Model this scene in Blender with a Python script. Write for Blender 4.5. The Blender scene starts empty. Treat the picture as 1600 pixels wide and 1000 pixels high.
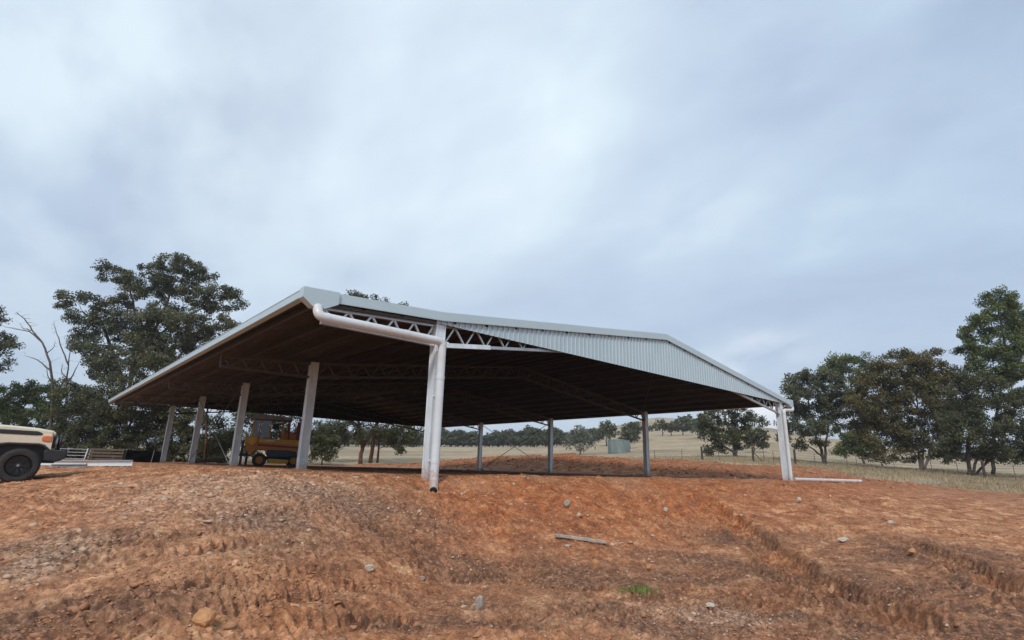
import bpy, math, random
import numpy as np
from mathutils import Vector, Matrix
random.seed(7); rng = np.random.default_rng(11)
SC = bpy.context.scene; COL = SC.collection

# ------------------------------------------------------------------ camera
F, YAW, PITCH, ROLL = 840.5, 0.7265, 0.2689, 0.0266
CAM = np.array([-7.5623, -11.3651, 0.221])
def basis():
    sy, cy, sp, cp = math.sin(YAW), math.cos(YAW), math.sin(PITCH), math.cos(PITCH)
    f = np.array([sy*cp, cy*cp, sp]); r = np.array([cy, -sy, 0.0]); u = np.cross(r, f)
    c, s = math.cos(ROLL), math.sin(ROLL)
    return c*r+s*u, -s*r+c*u, f
CR, CU, CF = basis()
def at(x, y, depth):                       # point seen at photo pixel (1600 wide) at a depth in metres
    return CAM + (CF + CR*(x-800)/F - CU*(y-500)/F)*depth
def proj(p):
    v = np.asarray(p, float)-CAM; z = v@CF
    return 800+F*(v@CR)/z, 500-F*(v@CU)/z
cam = bpy.data.cameras.new('camera'); co = bpy.data.objects.new('camera', cam); COL.objects.link(co)
cam.lens = 36*F/1600; cam.sensor_width = 36; cam.clip_start = .05; cam.clip_end = 6000
co.matrix_world = Matrix(((CR[0], CU[0], -CF[0], CAM[0]), (CR[1], CU[1], -CF[1], CAM[1]),
                          (CR[2], CU[2], -CF[2], CAM[2]), (0, 0, 0, 1)))
SC.camera = co
SC.view_settings.view_transform = 'Standard'; SC.view_settings.look = 'None'
SC.view_settings.exposure = 0.8; SC.view_settings.gamma = 1

# ------------------------------------------------------------------ light and sky
SUN_EL, SUN_AZ = math.radians(43), math.radians(236)
class NT:                                   # small node helper
    def __init__(s, tree): s.t = tree; s.n = tree.nodes; s.l = tree.links
    def new(s, typ, **kw):
        n = s.n.new(typ)
        for k, v in kw.items():
            if k.startswith('i_'):
                key = k[2:]; key = int(key) if key.isdigit() else key
                n.inputs[key].default_value = v
            else: setattr(n, k, v)
        return n
    def link(s, a, b): s.l.new(a, b)
    def math(s, op, a, b=None, c=None, clamp=False):
        n = s.n.new('ShaderNodeMath'); n.operation = op; n.use_clamp = clamp
        for i, v in enumerate((a, b, c)):
            if v is None: continue
            if hasattr(v, 'links'): s.l.new(v, n.inputs[i])
            else: n.inputs[i].default_value = v
        return n.outputs[0]
    def mix(s, fac, a, b, typ='MIX'):
        n = s.n.new('ShaderNodeMix'); n.data_type = 'RGBA'; n.blend_type = typ
        for i, v in ((0, fac), (6, a), (7, b)):
            if hasattr(v, 'links'): s.l.new(v, n.inputs[i])
            else: n.inputs[i].default_value = v if i == 0 else (tuple(v)+(1,))[:4]
        return n.outputs[2]
    def noise(s, vec, scale, detail=4, rough=.55, dist=0):
        n = s.n.new('ShaderNodeTexNoise'); n.inputs['Scale'].default_value = scale
        n.inputs['Detail'].default_value = detail; n.inputs['Roughness'].default_value = rough
        n.inputs['Distortion'].default_value = dist
        if vec is not None: s.l.new(vec, n.inputs['Vector'])
        return n.outputs['Fac']
    def ramp(s, fac, stops):
        n = s.n.new('ShaderNodeValToRGB'); e = n.color_ramp.elements
        while len(e) < len(stops): e.new(.5)
        for i, (p, c) in enumerate(stops):
            e[i].position = p; e[i].color = (tuple(c)+(1,))[:4] if hasattr(c, '__len__') else (c, c, c, 1)
        s.l.new(fac, n.inputs[0]); return n.outputs[0]

W = bpy.data.worlds.new('World'); SC.world = W; W.use_nodes = True
nt = NT(W.node_tree); nt.n.clear()
out = nt.new('ShaderNodeOutputWorld')
sky = nt.new('ShaderNodeTexSky', sky_type='NISHITA', sun_disc=False, sun_elevation=SUN_EL, sun_rotation=SUN_AZ, air_density=1.2, dust_density=2.0)
tc = nt.new('ShaderNodeTexCoord'); sep = nt.new('ShaderNodeSeparateXYZ'); nt.link(tc.outputs['Generated'], sep.inputs[0])
zz = nt.math('MAXIMUM', sep.outputs[2], 0.0); den = nt.math('ADD', zz, .33)
cx = nt.math('DIVIDE', sep.outputs[0], den); cy = nt.math('DIVIDE', sep.outputs[1], den)
comb = nt.new('ShaderNodeCombineXYZ'); nt.link(cx, comb.inputs[0]); nt.link(cy, comb.inputs[1])
mp = nt.new('ShaderNodeMapping'); mp.inputs['Location'].default_value = (1.7, 4.4, 0); mp.inputs['Rotation'].default_value = (0, 0, math.radians(25)); mp.inputs['Scale'].default_value = (1.25, .75, 1)
nt.link(comb.outputs[0], mp.inputs[0])
n1 = nt.noise(mp.outputs[0], 1.15, 5, .5, .35)
n2 = nt.noise(mp.outputs[0], 3.2, 7, .56, .5)
n3 = nt.noise(mp.outputs[0], 2.0, 8, .52, .15)
m = nt.math('ADD', nt.math('ADD', nt.math('MULTIPLY', n1, .45), nt.math('MULTIPLY', n2, .2)), nt.math('MULTIPLY', n3, .35))
m = nt.math('ADD', nt.math('MULTIPLY', nt.math('SUBTRACT', m, .5), nt.ramp(sep.outputs[2], [(0, .45), (.25, .6), (.62, 1)])), .5)
cloud = nt.ramp(m, [(.38, (.285, .36, .49)), (.46, (.345, .435, .57)), (.53, (.41, .515, .64)), (.63, (.585, .70, .76))])
# a thinner, brighter part of the deck up in front, where the sun stands behind it
sd = nt.new('ShaderNodeVectorMath', operation='DOT_PRODUCT'); nt.link(tc.outputs['Generated'], sd.inputs[0])
_d = (CF*1 + CR*(600-800)/F - CU*(90-500)/F); _d /= np.linalg.norm(_d); sd.inputs[1].default_value = tuple(_d)
gl = nt.math('POWER', nt.math('MAXIMUM', sd.outputs['Value'], 0), 7)
glow = nt.math('MULTIPLY_ADD', gl, nt.math('MULTIPLY_ADD', n1, 1.0, -.12), 0, clamp=True)
cloud = nt.mix(glow, cloud, (.84, .91, .93))
def lightspot(px_, py_, pw, strength, colr):
    global cloud
    q = nt.new('ShaderNodeVectorMath', operation='DOT_PRODUCT'); nt.link(tc.outputs['Generated'], q.inputs[0])
    v = CF+CR*(px_-800)/F-CU*(py_-500)/F; v /= np.linalg.norm(v); q.inputs[1].default_value = tuple(v)
    g_ = nt.math('POWER', nt.math('MAXIMUM', q.outputs['Value'], 0), pw)
    cloud = nt.mix(nt.math('MULTIPLY', g_, nt.math('MULTIPLY', nt.ramp(n3, [(.42, 0), (.58, 1)]), strength), clamp=True), cloud, colr)
lightspot(150, 120, 18, .55, (.74, .84, .87)); lightspot(1185, 612, 300, 1.1, (.86, .88, .90))
# lighter strip low on the horizon
lowf = nt.ramp(sep.outputs[2], [(0.0, .55), (.10, .30), (.25, .0)])
lown = nt.ramp(nt.noise(mp.outputs[0], 1.6, 4, .5), [(.42, .0), (.62, 1.0)])
cloud = nt.mix(nt.math('MULTIPLY', lowf, lown), cloud, (.74, .79, .84))
bgc = nt.new('ShaderNodeBackground'); nt.link(cloud, bgc.inputs[0]); bgc.inputs[1].default_value = .80
bgs = nt.new('ShaderNodeBackground'); nt.link(sky.outputs[0], bgs.inputs[0]); bgs.inputs[1].default_value = .07
mx = nt.new('ShaderNodeMixShader'); mx.inputs[0].default_value = .93
nt.link(bgs.outputs[0], mx.inputs[1]); nt.link(bgc.outputs[0], mx.inputs[2]); nt.link(mx.outputs[0], out.inputs[0])

sl = bpy.data.lights.new('sun', 'SUN'); sl.energy = 1.5; sl.angle = math.radians(13); sl.color = (1, .975, .94)
so = bpy.data.objects.new('sun', sl); COL.objects.link(so); so.location = (0, 0, 60)
sdv = Vector((math.sin(SUN_AZ)*math.cos(SUN_EL), math.cos(SUN_AZ)*math.cos(SUN_EL), math.sin(SUN_EL)))
so.rotation_euler = sdv.to_track_quat('Z', 'Y').to_euler()

# ------------------------------------------------------------------ helpers
def material(name):
    m = bpy.data.materials.new(name); m.use_nodes = True
    t = NT(m.node_tree); b = t.n['Principled BSDF']; return m, t, b
def tag(o, label=None, cat=None, group=None, kind=None):
    if label: o['label'] = label
    if cat: o['category'] = cat
    if group: o['group'] = group
    if kind: o['kind'] = kind
    return o
def thing(name, loc, label, cat, group=None, rz=0):
    o = bpy.data.objects.new(name, None); COL.objects.link(o); o.location = loc; o.rotation_euler = (0, 0, rz)
    o.empty_display_size = .3
    return tag(o, label, cat, group)
class MB:
    """collects shapes into one mesh"""
    def __init__(s): s.v = []; s.f = []
    def add(s, vs, fs):
        k = len(s.v); s.v += [tuple(map(float, p)) for p in vs]; s.f += [tuple(i+k for i in f) for f in fs]; return s
    def box(s, x0, x1, y0, y1, z0, z1):
        return s.add([(x, y, z) for z in (z0, z1) for x, y in ((x0, y0), (x1, y0), (x1, y1), (x0, y1))],
                     [(3, 2, 1, 0), (4, 5, 6, 7), (0, 1, 5, 4), (1, 2, 6, 5), (2, 3, 7, 6), (3, 0, 4, 7)])
    def bar(s, a, b, w, h, up=(0, 0, 1)):
        a, b = Vector(a), Vector(b); d = (b-a).normalized(); r = d.cross(Vector(up))
        if r.length < 1e-4: r = d.cross(Vector((0, 1, 0)))
        r.normalize(); u = r.cross(d); vs = []
        for p in (a, b):
            for i, j in ((-1, -1), (1, -1), (1, 1), (-1, 1)): vs.append(p+r*(i*w/2)+u*(j*h/2))
        return s.add(vs, [(0, 1, 2, 3), (7, 6, 5, 4), (0, 4, 5, 1), (1, 5, 6, 2), (2, 6, 7, 3), (3, 7, 4, 0)])
    def tube(s, pts, rad, n=10, caps=True):
        pts = [Vector(p) for p in pts]
        if not hasattr(rad, '__len__'): rad = [rad]*len(pts)
        vs = []; fs = []; ref = None
        for i, p in enumerate(pts):
            d = (pts[min(i+1, len(pts)-1)]-pts[max(i-1, 0)]).normalized()
            if ref is None:
                ref = d.cross(Vector((0, 0, 1)) if abs(d.z) < .9 else Vector((1, 0, 0))).normalized()
            r = (ref-d*ref.dot(d)).normalized(); ref = r; u = d.cross(r)
            for k in range(n):
                a = 2*math.pi*k/n; vs.append(p+(r*math.cos(a)+u*math.sin(a))*rad[i])
        for i in range(len(pts)-1):
            for k in range(n):
                fs.append((i*n+k, i*n+(k+1) % n, (i+1)*n+(k+1) % n, (i+1)*n+k))
        if caps: fs.append(tuple(range(n-1, -1, -1))); fs.append(tuple((len(pts)-1)*n+k for k in range(n)))
        return s.add(vs, fs)
    def lathe(s, prof, axis_o, axis_d, n=24):          # prof: (radius, distance along the axis)
        o = Vector(axis_o); d = Vector(axis_d).normalized(); r = d.cross(Vector((0, 0, 1)) if abs(d.z) < .9 else Vector((1, 0, 0))).normalized(); u = d.cross(r)
        vs = []; fs = []
        for (rr, t) in prof:
            for k in range(n):
                a = 2*math.pi*k/n; vs.append(o+d*t+(r*math.cos(a)+u*math.sin(a))*rr)
        for i in range(len(prof)-1):
            for k in range(n): fs.append((i*n+k, i*n+(k+1) % n, (i+1)*n+(k+1) % n, (i+1)*n+k))
        return s.add(vs, fs)
    def prism(s, poly, y0, y1, axis='y'):              # poly in the (x, z) plane, swept along y (or along x: poly is (y, z))
        n = len(poly)
        f = (lambda a, b, t: (a, t, b)) if axis == 'y' else (lambda a, b, t: (t, a, b)) if axis == 'x' else (lambda a, b, t: (a, b, t))
        vs = [f(a, b, y0) for a, b in poly]+[f(a, b, y1) for a, b in poly]
        fs = [tuple(range(n)), tuple(range(2*n-1, n-1, -1))]+[(i, i+n, (i+1) % n+n, (i+1) % n) for i in range(n)]
        return s.add(vs, fs)
    def build(s, name, mat, parent=None, smooth=False, bevel=0, local=False, label=None):
        me = bpy.data.meshes.new(name); o = bpy.data.objects.new(name, me)
        off = Vector((0, 0, 0))
        if parent is not None:
            o.parent = parent
            if not local:
                p = parent
                while p is not None: off += p.location; p = p.parent
        me.from_pydata([tuple(Vector(v)-off) for v in s.v], [], s.f)
        me.materials.append(mat); COL.objects.link(o)
        if smooth:
            me.polygons.foreach_set('use_smooth', [True]*len(me.polygons))
        if smooth == 'auto':
            me.set_sharp_from_angle(angle=math.radians(38)) if hasattr(me, 'set_sharp_from_angle') else None
        if bevel:
            b = o.modifiers.new('bevel', 'BEVEL'); b.width = bevel; b.segments = 2; b.limit_method = 'ANGLE'; b.angle_limit = math.radians(35)
        if label: o['label'] = label
        return o

# ------------------------------------------------------------------ numpy noise
_perm = rng.permutation(512)
_g = np.stack([np.cos(np.arange(64)*2*np.pi/64), np.sin(np.arange(64)*2*np.pi/64)], 1)
def perlin(x, y):
    xi = np.floor(x).astype(int); yi = np.floor(y).astype(int); xf = x-xi; yf = y-yi
    def gr(ix, iy, dx, dy):
        h = _perm[(_perm[ix & 511]+iy) & 511] & 63
        return _g[h, 0]*dx+_g[h, 1]*dy
    u = xf*xf*xf*(xf*(xf*6-15)+10); v = yf*yf*yf*(yf*(yf*6-15)+10)
    a = gr(xi, yi, xf, yf); b = gr(xi+1, yi, xf-1, yf); c = gr(xi, yi+1, xf, yf-1); d = gr(xi+1, yi+1, xf-1, yf-1)
    return (a*(1-u)+b*u)*(1-v)+(c*(1-u)+d*u)*v
def fbm(x, y, oct=4, gain=.5):
    s = 0; a = 1
    for i in range(oct): s = s+a*perlin(x+17.3*i, y-9.1*i); x = x*2.03; y = y*2.03; a *= gain
    return s
def sst(e0, e1, x):
    t = np.clip((x-e0)/(e1-e0), 0, 1); return t*t*(3-2*t)

# ------------------------------------------------------------------ terrain height
PX0, PX1, PY0, PY1 = -4.2, 24.0, -.45, 45.0          # the levelled pad
def pad_sdf(x, y):
    qx = np.abs(x-(PX0+PX1)/2)-(PX1-PX0)/2; qy = np.abs(y-(PY0+PY1)/2)-(PY1-PY0)/2
    return np.hypot(np.maximum(qx, 0), np.maximum(qy, 0))+np.minimum(np.maximum(qx, qy), 0)
# photo rows at which the far land stands, by photo column and distance
FX = np.array([-400, 100, 500, 660, 850, 950, 1040, 1130, 1210, 1300, 1450, 1600, 2000], float)
FD = np.array([30, 45, 60, 90, 130, 180, 260, 600, 2500], float)
FY = np.array([
 [724, 721, 719, 714, 708, 702, 698, 690, 690],
 [725, 722, 719, 714, 708, 703, 700, 692, 692],
 [730, 724, 721, 713, 706, 699, 696, 690, 690],
 [732, 727, 722, 714, 706, 699, 697, 691, 692],
 [738, 728, 722, 714, 706, 699, 698, 684, 688],
 [740, 727, 721, 712, 704, 692, 690, 668, 680],
 [742, 725, 719, 709, 696, 680, 678, 652, 665],
 [744, 725, 718, 708, 696, 680, 677, 660, 665],
 [746, 728, 721, 708, 695, 677, 668, 670, 672],
 [748, 736, 728, 718, 706, 692, 684, 686, 690],
 [757, 748, 738, 729, 720, 712, 706, 704, 706],
 [769, 761, 748, 737, 728, 720, 716, 714, 715],
 [775, 768, 755, 745, 738, 730, 726, 724, 724]], float)
def far_z(az, d):                                     # az: world azimuth from +Y
    rel = np.clip(az-YAW, -1.12, 1.12)
    xi = 800+F*np.tan(rel)/math.cos(PITCH)
    xi = np.clip(xi, -400, 2000)
    i = np.clip(np.searchsorted(FX, xi)-1, 0, len(FX)-2); t = (xi-FX[i])/(FX[i+1]-FX[i]); t = t*t*(3-2*t)*.6+t*.4
    ld = np.log(np.clip(d, 30, 2499)); lf = np.log(FD)
    j = np.clip(np.searchsorted(lf, ld)-1, 0, len(FD)-2); s = (ld-lf[j])/(lf[j+1]-lf[j])
    yy = (FY[i, j]*(1-t)+FY[i+1, j]*t)*(1-s)+(FY[i, j+1]*(1-t)+FY[i+1, j+1]*t)*s
    # elevation of that photo row
    a = (xi-800)/F; b = -(yy-500)/F
    vz = CF[2]+CR[2]*a+CU[2]*b; vx = CF[0]+CR[0]*a+CU[0]*b; vy = CF[1]+CR[1]*a+CU[1]*b
    return CAM[2]+vz/np.hypot(vx, vy)*d
def base_h(x, y):
    dx, dy = x-CAM[0], y-CAM[1]; d = np.hypot(dx, dy); az = np.arctan2(dx, dy); azd = np.degrees(az)
    s = pad_sdf(x, y)
    w = np.interp(azd, [-60, 3, 12, 24, 36, 60, 72, 90, 120], [8.3, 8.3, 9.0, 7.2, 4.8, 4.2, 5.2, 6.5, 8])
    s2 = s-3.5*sst(54, 86, azd)
    p = np.clip(s2/w, 0, 1); p = p*(1-.85*sst(9, 18, y)*(x < 10)); p = p*(1-sst(-2, 1.5, y)*(x > 10)); p = p*p*(3-2*p)*.45+p*.55
    depthf = np.interp(azd, [-60, 0, 60, 75, 95, 120], [-1.2, -1.2, -1.28, -1.2, -1.05, -.9])
    z = depthf*p
    # right-hand side: the pad falls a little toward the grass
    z = z-.25*sst(66, 84, azd)*sst(12, 26, d)*(1-p)
    # berm of pushed-up soil behind the pad
    H = np.interp(y, [-14, -6, 2, 11, 20, 32, 42, 52], [0, .22, .72, 1.18, 1.55, 1.2, .55, .25])
    bx = 26.2+.8*np.sin(y*.23)+2.6*(1-sst(-2, 7, y))
    berm = .9*H*np.exp(-np.abs((x-bx)/2.6)**2.2)*(1+.16*perlin(x*.35+3, y*.35)+.10*perlin(x*.9, y*.9))
    fz = far_z(az, d)
    inside = np.maximum(1-sst(1.0, 13, s), 0)
    front = sst(20, 33, d)
    k = (1-inside)*front
    z = z*(1-k)+fz*k+berm
    # behind the camera and far to the sides the land stays gently flat
    side = sst(1.15, 1.6, np.abs(az-YAW))
    z = z*(1-side*sst(10, 30, d))+(-1.1)*side*sst(10, 30, d)
    return z
def ray_ground(px, py, zf=None):                      # where a photo pixel meets the ground
    d = CF+CR*(px-800)/F-CU*(py-500)/F; t = 2.0
    for i in range(4000):
        p = CAM+d*t
        if p[2] <= (zf or base_h)(np.array([p[0]]), np.array([p[1]]))[0]: break
        t *= 1.003
    return p
def ground_at(x, y): return float(base_h(np.array([x]), np.array([y]))[0])

# wheel tracks: photo pixels along the ground, width, depth, tread pitch, direction
def track(pts, wid, dep, pitch, amp): return (np.array([ray_ground(*p)[:2] for p in pts]), wid, dep, pitch, amp)
TRACKS = [track([(1095, 778), (1140, 812), (1190, 850), (1250, 895), (1310, 925), (1400, 962), (1480, 990)], .66, .19, .24, .06),
          track([(1400, 842), (1470, 870), (1530, 898), (1600, 930), (1700, 975)], .7, .18, .24, .06),
          track([(560, 862), (660, 880), (760, 898), (880, 915), (1000, 930), (1080, 955), (1150, 985)], .55, .022, .13, .022),
          track([(0, 905), (120, 878), (260, 858), (380, 840), (470, 815)], .6, .03, .13, .024),
          track([(0, 958), (100, 950), (220, 925), (330, 905), (430, 880), (540, 850)], .6, .035, .14, .026),
          track([(350, 1000), (440, 965), (520, 950), (600, 965), (680, 1000)], .6, .04, .16, .028),
          track([(0, 880), (150, 850), (300, 828), (430, 806)], .5, .03, .13, .024),
          track([(1050, 965), (1150, 930), (1260, 965), (1380, 1000)], .55, .03, .14, .024),
          track([(1120, 800), (1200, 790), (1340, 800), (1480, 812), (1600, 850)], .5, .04, .2, .02),
          track([(0, 1000), (130, 985), (260, 960), (380, 925), (500, 905), (640, 905)], .55, .035, .13, .026),
          track([(180, 812), (330, 800), (480, 795), (620, 830), (760, 870), (900, 900)], .55, .02, .13, .02),
          track([(1180, 875), (1240, 920), (1300, 955), (1380, 1000)], .6, .10, .2, .045),
          track([(700, 990), (800, 960), (920, 955), (1050, 985)], .5, .03, .13, .024)]
def track_h(x, y):
    h = np.zeros_like(x)
    for P, wid, dep, pitch, amp in TRACKS:
        # densify
        Q = [P[0]]
        for a, b in zip(P[:-1], P[1:]):
            for t in np.linspace(0, 1, 5)[1:]: Q.append(a*(1-t)+b*t)
        Q = np.array(Q); lo = Q.min(0)-1; hi = Q.max(0)+1
        m = (x > lo[0]) & (x < hi[0]) & (y > lo[1]) & (y < hi[1])
        if not m.any(): continue
        X, Y = x[m], y[m]; best = np.full(X.shape, 9.); S = np.zeros_like(X); Sg = np.zeros_like(X); acc = 0
        for a, b in zip(Q[:-1], Q[1:]):
            L = np.linalg.norm(b-a); e = (b-a)/L
            t = np.clip((X-a[0])*e[0]+(Y-a[1])*e[1], 0, L)
            ddx = X-a[0]-e[0]*t; ddy = Y-a[1]-e[1]*t; dd = np.hypot(ddx, ddy)
            u = dd < best; best = np.where(u, dd, best); S = np.where(u, acc+t, S); Sg = np.where(u, ddx*e[1]-ddy*e[0], Sg); acc += L
        r = best/(wid/2)
        rut = -1.35*dep*(1-sst(.75, 1.1, r))+dep*.45*np.exp(-((r-1.3)/.22)**2)
        ph = (S+np.abs(Sg)*.8+.05*perlin(S*2, Sg*3))/pitch
        lug = 1.7*amp*(.35+1.3*np.clip(.5+1.2*perlin(np.floor(S/pitch)*.73+wid*31, np.sign(Sg)*.5+S*.05), 0, 1))*np.clip(np.abs(((ph % 1)-.5)*2)*2.2-.9, -.4, 1)*(1-sst(.85, 1.05, r))
        fade = sst(0, .8, S)*(1-sst(acc-.8, acc, S))*(.7+.3*sst(-.25, .2, perlin(S*.7+wid*7, Sg*.3+dep*90)))
        hh = (rut+lug)*fade; h[m] += hh
    return h
_hole = ray_ground(1292, 828)[:2]; _hole2 = ray_ground(1145, 840)[:2]; _mound = ray_ground(895, 872)[:2]; _m2 = ray_ground(1480, 835)[:2]; _gul = ray_ground(585, 790)[:2]
_r1 = ray_ground(905, 800)[:2]; _r2 = ray_ground(760, 800)[:2]
def full_h(x, y):
    z = base_h(x, y); d = np.hypot(x-CAM[0], y-CAM[1])
    s = pad_sdf(x, y)
    under = (1-sst(-2.5, -.4, s))                      # the pad itself is graded smooth
    amp = np.where(d < 60, 1., .35)*(1-.75*under)
    near = 1-sst(22, 34, d)
    z = z+amp*(.065*fbm(x*.55, y*.55, 3)+.045*fbm(x*2.1+5, y*2.1, 2)*(near*.7+.3))
    ridg = 1-np.abs(fbm(x*3.3+9, y*3.3, 2))*1.7
    patch = sst(-.15, .35, perlin(x*.45+40, y*.45))
    z = z+near*(1-.7*under)*(.075*np.abs(perlin(x*2.6+3, y*2.6))*(.4+.9*patch)+.070*np.abs(fbm(x*5.2, y*5.2+4, 2))*(.35+.9*patch)+.038*np.abs(fbm(x*11, y*11, 2))-.03+.020*np.maximum(fbm(x*12, y*12, 2), 0)*(.5+patch))
    bank = np.exp(-((s-2.2)/1.8)**2)*sst(25, 36, np.degrees(np.arctan2(x-CAM[0], y-CAM[1])))
    z = z+near*bank*(.12*perlin(x*.9+2, y*.5)+.16*np.abs(perlin(x*1.7+4, y*1.5))+.12*np.abs(perlin(x*3.7+4, y*3.5))-.05)
    g = lambda c, r1, a: a*np.exp(-((x-c[0])**2+(y-c[1])**2)/(r1*r1))
    z = z-g(_hole, .8, .40)+g(_hole+np.array([.1, -1.0]), .7, .10)+g(_mound, .75, .26)+g(_mound+np.array([.7, -.3]), .5, .12)+g(_m2, 1.3, .05)-g(_gul, .8, .16)+g(_r1, .9, .18)+g(_r2, 1.0, .15)-g(np.array([-.55, -1.05]), .8, .42)
    return z+track_h(x, y)*near

# ------------------------------------------------------------------ ground mesh
az_f = np.radians(np.arange(-14, 98, .085)); az_c = np.radians(np.concatenate([np.arange(98, 346, 4.0)]))
AZ = np.concatenate([az_f, az_c])
rr = [.05, .6, 1.5, 2.4, 3.2]
while rr[-1] < 11: rr.append(rr[-1]*1.0033)
while rr[-1] < 19: rr.append(rr[-1]*1.005)
while rr[-1] < 60: rr.append(rr[-1]*1.011)
while rr[-1] < 3500: rr.append(rr[-1]*1.05)
RR = np.array(rr)
A, D = np.meshgrid(AZ, RR); GX = (CAM[0]+D*np.sin(A)).ravel(); GY = (CAM[1]+D*np.cos(A)).ravel()
GZ = full_h(GX, GY)
na, nr = len(AZ), len(RR)
me = bpy.data.meshes.new('ground'); me.vertices.add(na*nr); me.vertices.foreach_set('co', np.stack([GX, GY, GZ], 1).ravel())
I, J = np.meshgrid(np.arange(nr-1), np.arange(na), indexing='ij'); J2 = (J+1) % na
quads = np.stack([I*na+J, (I+1)*na+J, (I+1)*na+J2, I*na+J2], -1).reshape(-1, 4)
def fill_mesh(me, faces, k=4):
    nf = len(faces); me.loops.add(nf*k); me.polygons.add(nf)
    me.loops.foreach_set('vertex_index', faces.ravel().astype(np.int32))
    me.polygons.foreach_set('loop_start', np.arange(0, nf*k, k, dtype=np.int32))
    me.update(calc_edges=True); me.validate()
fill_mesh(me, quads[:, ::-1])
me.polygons.foreach_set('use_smooth', np.ones(len(me.polygons), bool))
# colour zones: r = grass, g = dark moist soil, b = gravel
dd = np.hypot(GX-CAM[0], GY-CAM[1]); azd = np.degrees(np.arctan2(GX-CAM[0], GY-CAM[1])); ss = pad_sdf(GX, GY)
wob = 1.2*fbm(GX*.35, GY*.35, 3)
grass = sst(4.6, 5.6, np.maximum(GX-PX1, 0)+wob)*sst(14, 18, dd)
grass = np.maximum(grass, sst(3.0, 6, GY-PY1+wob*1.5))
grass = np.maximum(grass, .75*sst(22, 30, GY)*sst(3, 8, -GX-2+wob))
grass = np.clip(np.maximum(grass, sst(60, 80, dd)), 0, 1)
def blob(px, py, rx, ry):
    c = ray_ground(px, py)[:2]; v = np.array([c[0]-CAM[0], c[1]-CAM[1]]); L = np.linalg.norm(v); v /= L
    a = (GX-c[0])*v[0]+(GY-c[1])*v[1]; b = (GX-c[0])*v[1]-(GY-c[1])*v[0]
    return np.exp(-((a/rx)**2+(b/ry)**2))
dark = 0
for args in [(900, 905, 1.1, 1.9), (700, 880, .8, 1.6), (1200, 890, 1.4, 2.4), (1400, 920, 1.9, 3.2), (1250, 960, 1.0, 2.4), (1560, 950, 1.2, 2.4), (1150, 840, .9, 1.2), (1480, 880, 1.0, 1.8), (1050, 905, .8, 1.4), (1110, 880, 1.3, 1.4), (560, 785, 1.3, 1.6), (1290, 830, .8, .8),
             (120, 960, .5, 1.2), (700, 975, .4, 1.5), (1100, 985, .6, 2.2), (1500, 980, .8, 2.4), (1480, 860, 1.3, 2.2), (60, 870, .6, 1.2), (430, 820, 1.0, 1.0), (850, 950, .35, 1.6)]:
    dark = np.maximum(dark, blob(*args))
dark = np.maximum(dark, .38*np.exp(-((GX-26.2)/4)**2))
dark = np.clip(dark*(1+.9*fbm(GX*1.3, GY*1.3, 3)), 0, 1)
grav = 0
for args in [(360, 765, 2.2, 1.6), (300, 772, 1.6, 1.2), (170, 762, 1.0, .8), (80, 860, .9, .6), (30, 890, .6, .6), (1110, 965, .5, .9), (440, 755, 1.4, 1.6)]:
    grav = np.maximum(grav, blob(*args))
grav = np.clip(grav*(1+.8*fbm(GX*2.3, GY*2.3, 3)), 0, 1)
orange = np.clip(np.exp(-((ss-1.8)/2.6)**2)*sst(24, 38, azd)*(1-.0*azd)+np.exp(-((GX-26.2)/4)**2)*.35, 0, 1)
ca = me.color_attributes.new('zones', 'FLOAT_COLOR', 'POINT')
ca.data.foreach_set('color', np.stack([grass, dark, grav, orange], 1).astype(np.float32).ravel())
ground = bpy.data.objects.new('ground', me); COL.objects.link(ground); tag(ground, kind='structure')

m, t, b = material('soil and dry grass')
geo = t.new('ShaderNodeNewGeometry'); P = geo.outputs['Position']
za = t.new('ShaderNodeAttribute', attribute_name='zones'); sp = t.new('ShaderNodeSeparateColor'); t.link(za.outputs['Color'], sp.inputs[0])
nA = t.noise(P, .45, 4, .6, .4); nB = t.noise(P, 2.6, 5, .62, .3); nC = t.noise(P, 13, 5, .65); nD = t.noise(P, 60, 3, .6); nE = t.noise(P, 27, 4, .7, .6)
soil = t.ramp(nB, [(.28, (.13, .046, .021)), (.43, (.27, .106, .046)), (.54, (.41, .182, .082)), (.67, (.60, .345, .185))])
soil2 = t.ramp(nB, [(.28, (.15, .042, .016)), (.5, (.33, .105, .036)), (.72, (.48, .205, .085))])
soil = t.mix(za.outputs['Alpha'], soil, soil2)
soil = t.mix(t.ramp(nA, [(.50, 0), (.68, .5)]), soil, (.45, .24, .13))
soil = t.mix(t.ramp(nA, [(.30, .45), (.43, 0)]), soil, (.24, .10, .05))
soil = t.mix(t.math('MULTIPLY', sp.outputs[1], .9), soil, t.ramp(nC, [(.3, (.06, .030, .019)), (.55, (.15, .075, .045)), (.75, (.27, .155, .10))]))
soil = t.mix(t.math('MULTIPLY', sp.outputs[2], .36), soil, t.ramp(nC, [(.35, (.19, .12, .075)), (.5, (.40, .28, .19)), (.64, (.56, .43, .33))]))
soil = t.mix(.85, soil, t.ramp(nC, [(.36, .32), (.5, .54), (.64, .76)]), 'OVERLAY')
soil = t.mix(t.ramp(nE, [(.34, .75), (.44, 0)]), soil, (.13, .05, .026))
soil = t.mix(t.ramp(nE, [(.57, 0), (.68, .6)]), soil, (.56, .30, .165))
soil = t.mix(t.ramp(nD, [(.60, 0), (.72, .5)]), soil, (.50, .29, .17))
soil = t.mix(t.ramp(nD, [(.30, .5), (.42, 0)]), soil, (.15, .055, .025))
gA = t.noise(P, .09, 4, .6); gB = t.noise(P, 1.4, 6, .7); 
gr = t.ramp(gA, [(.35, (.30, .225, .135)), (.55, (.40, .31, .195)), (.7, (.33, .25, .155))])
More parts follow.
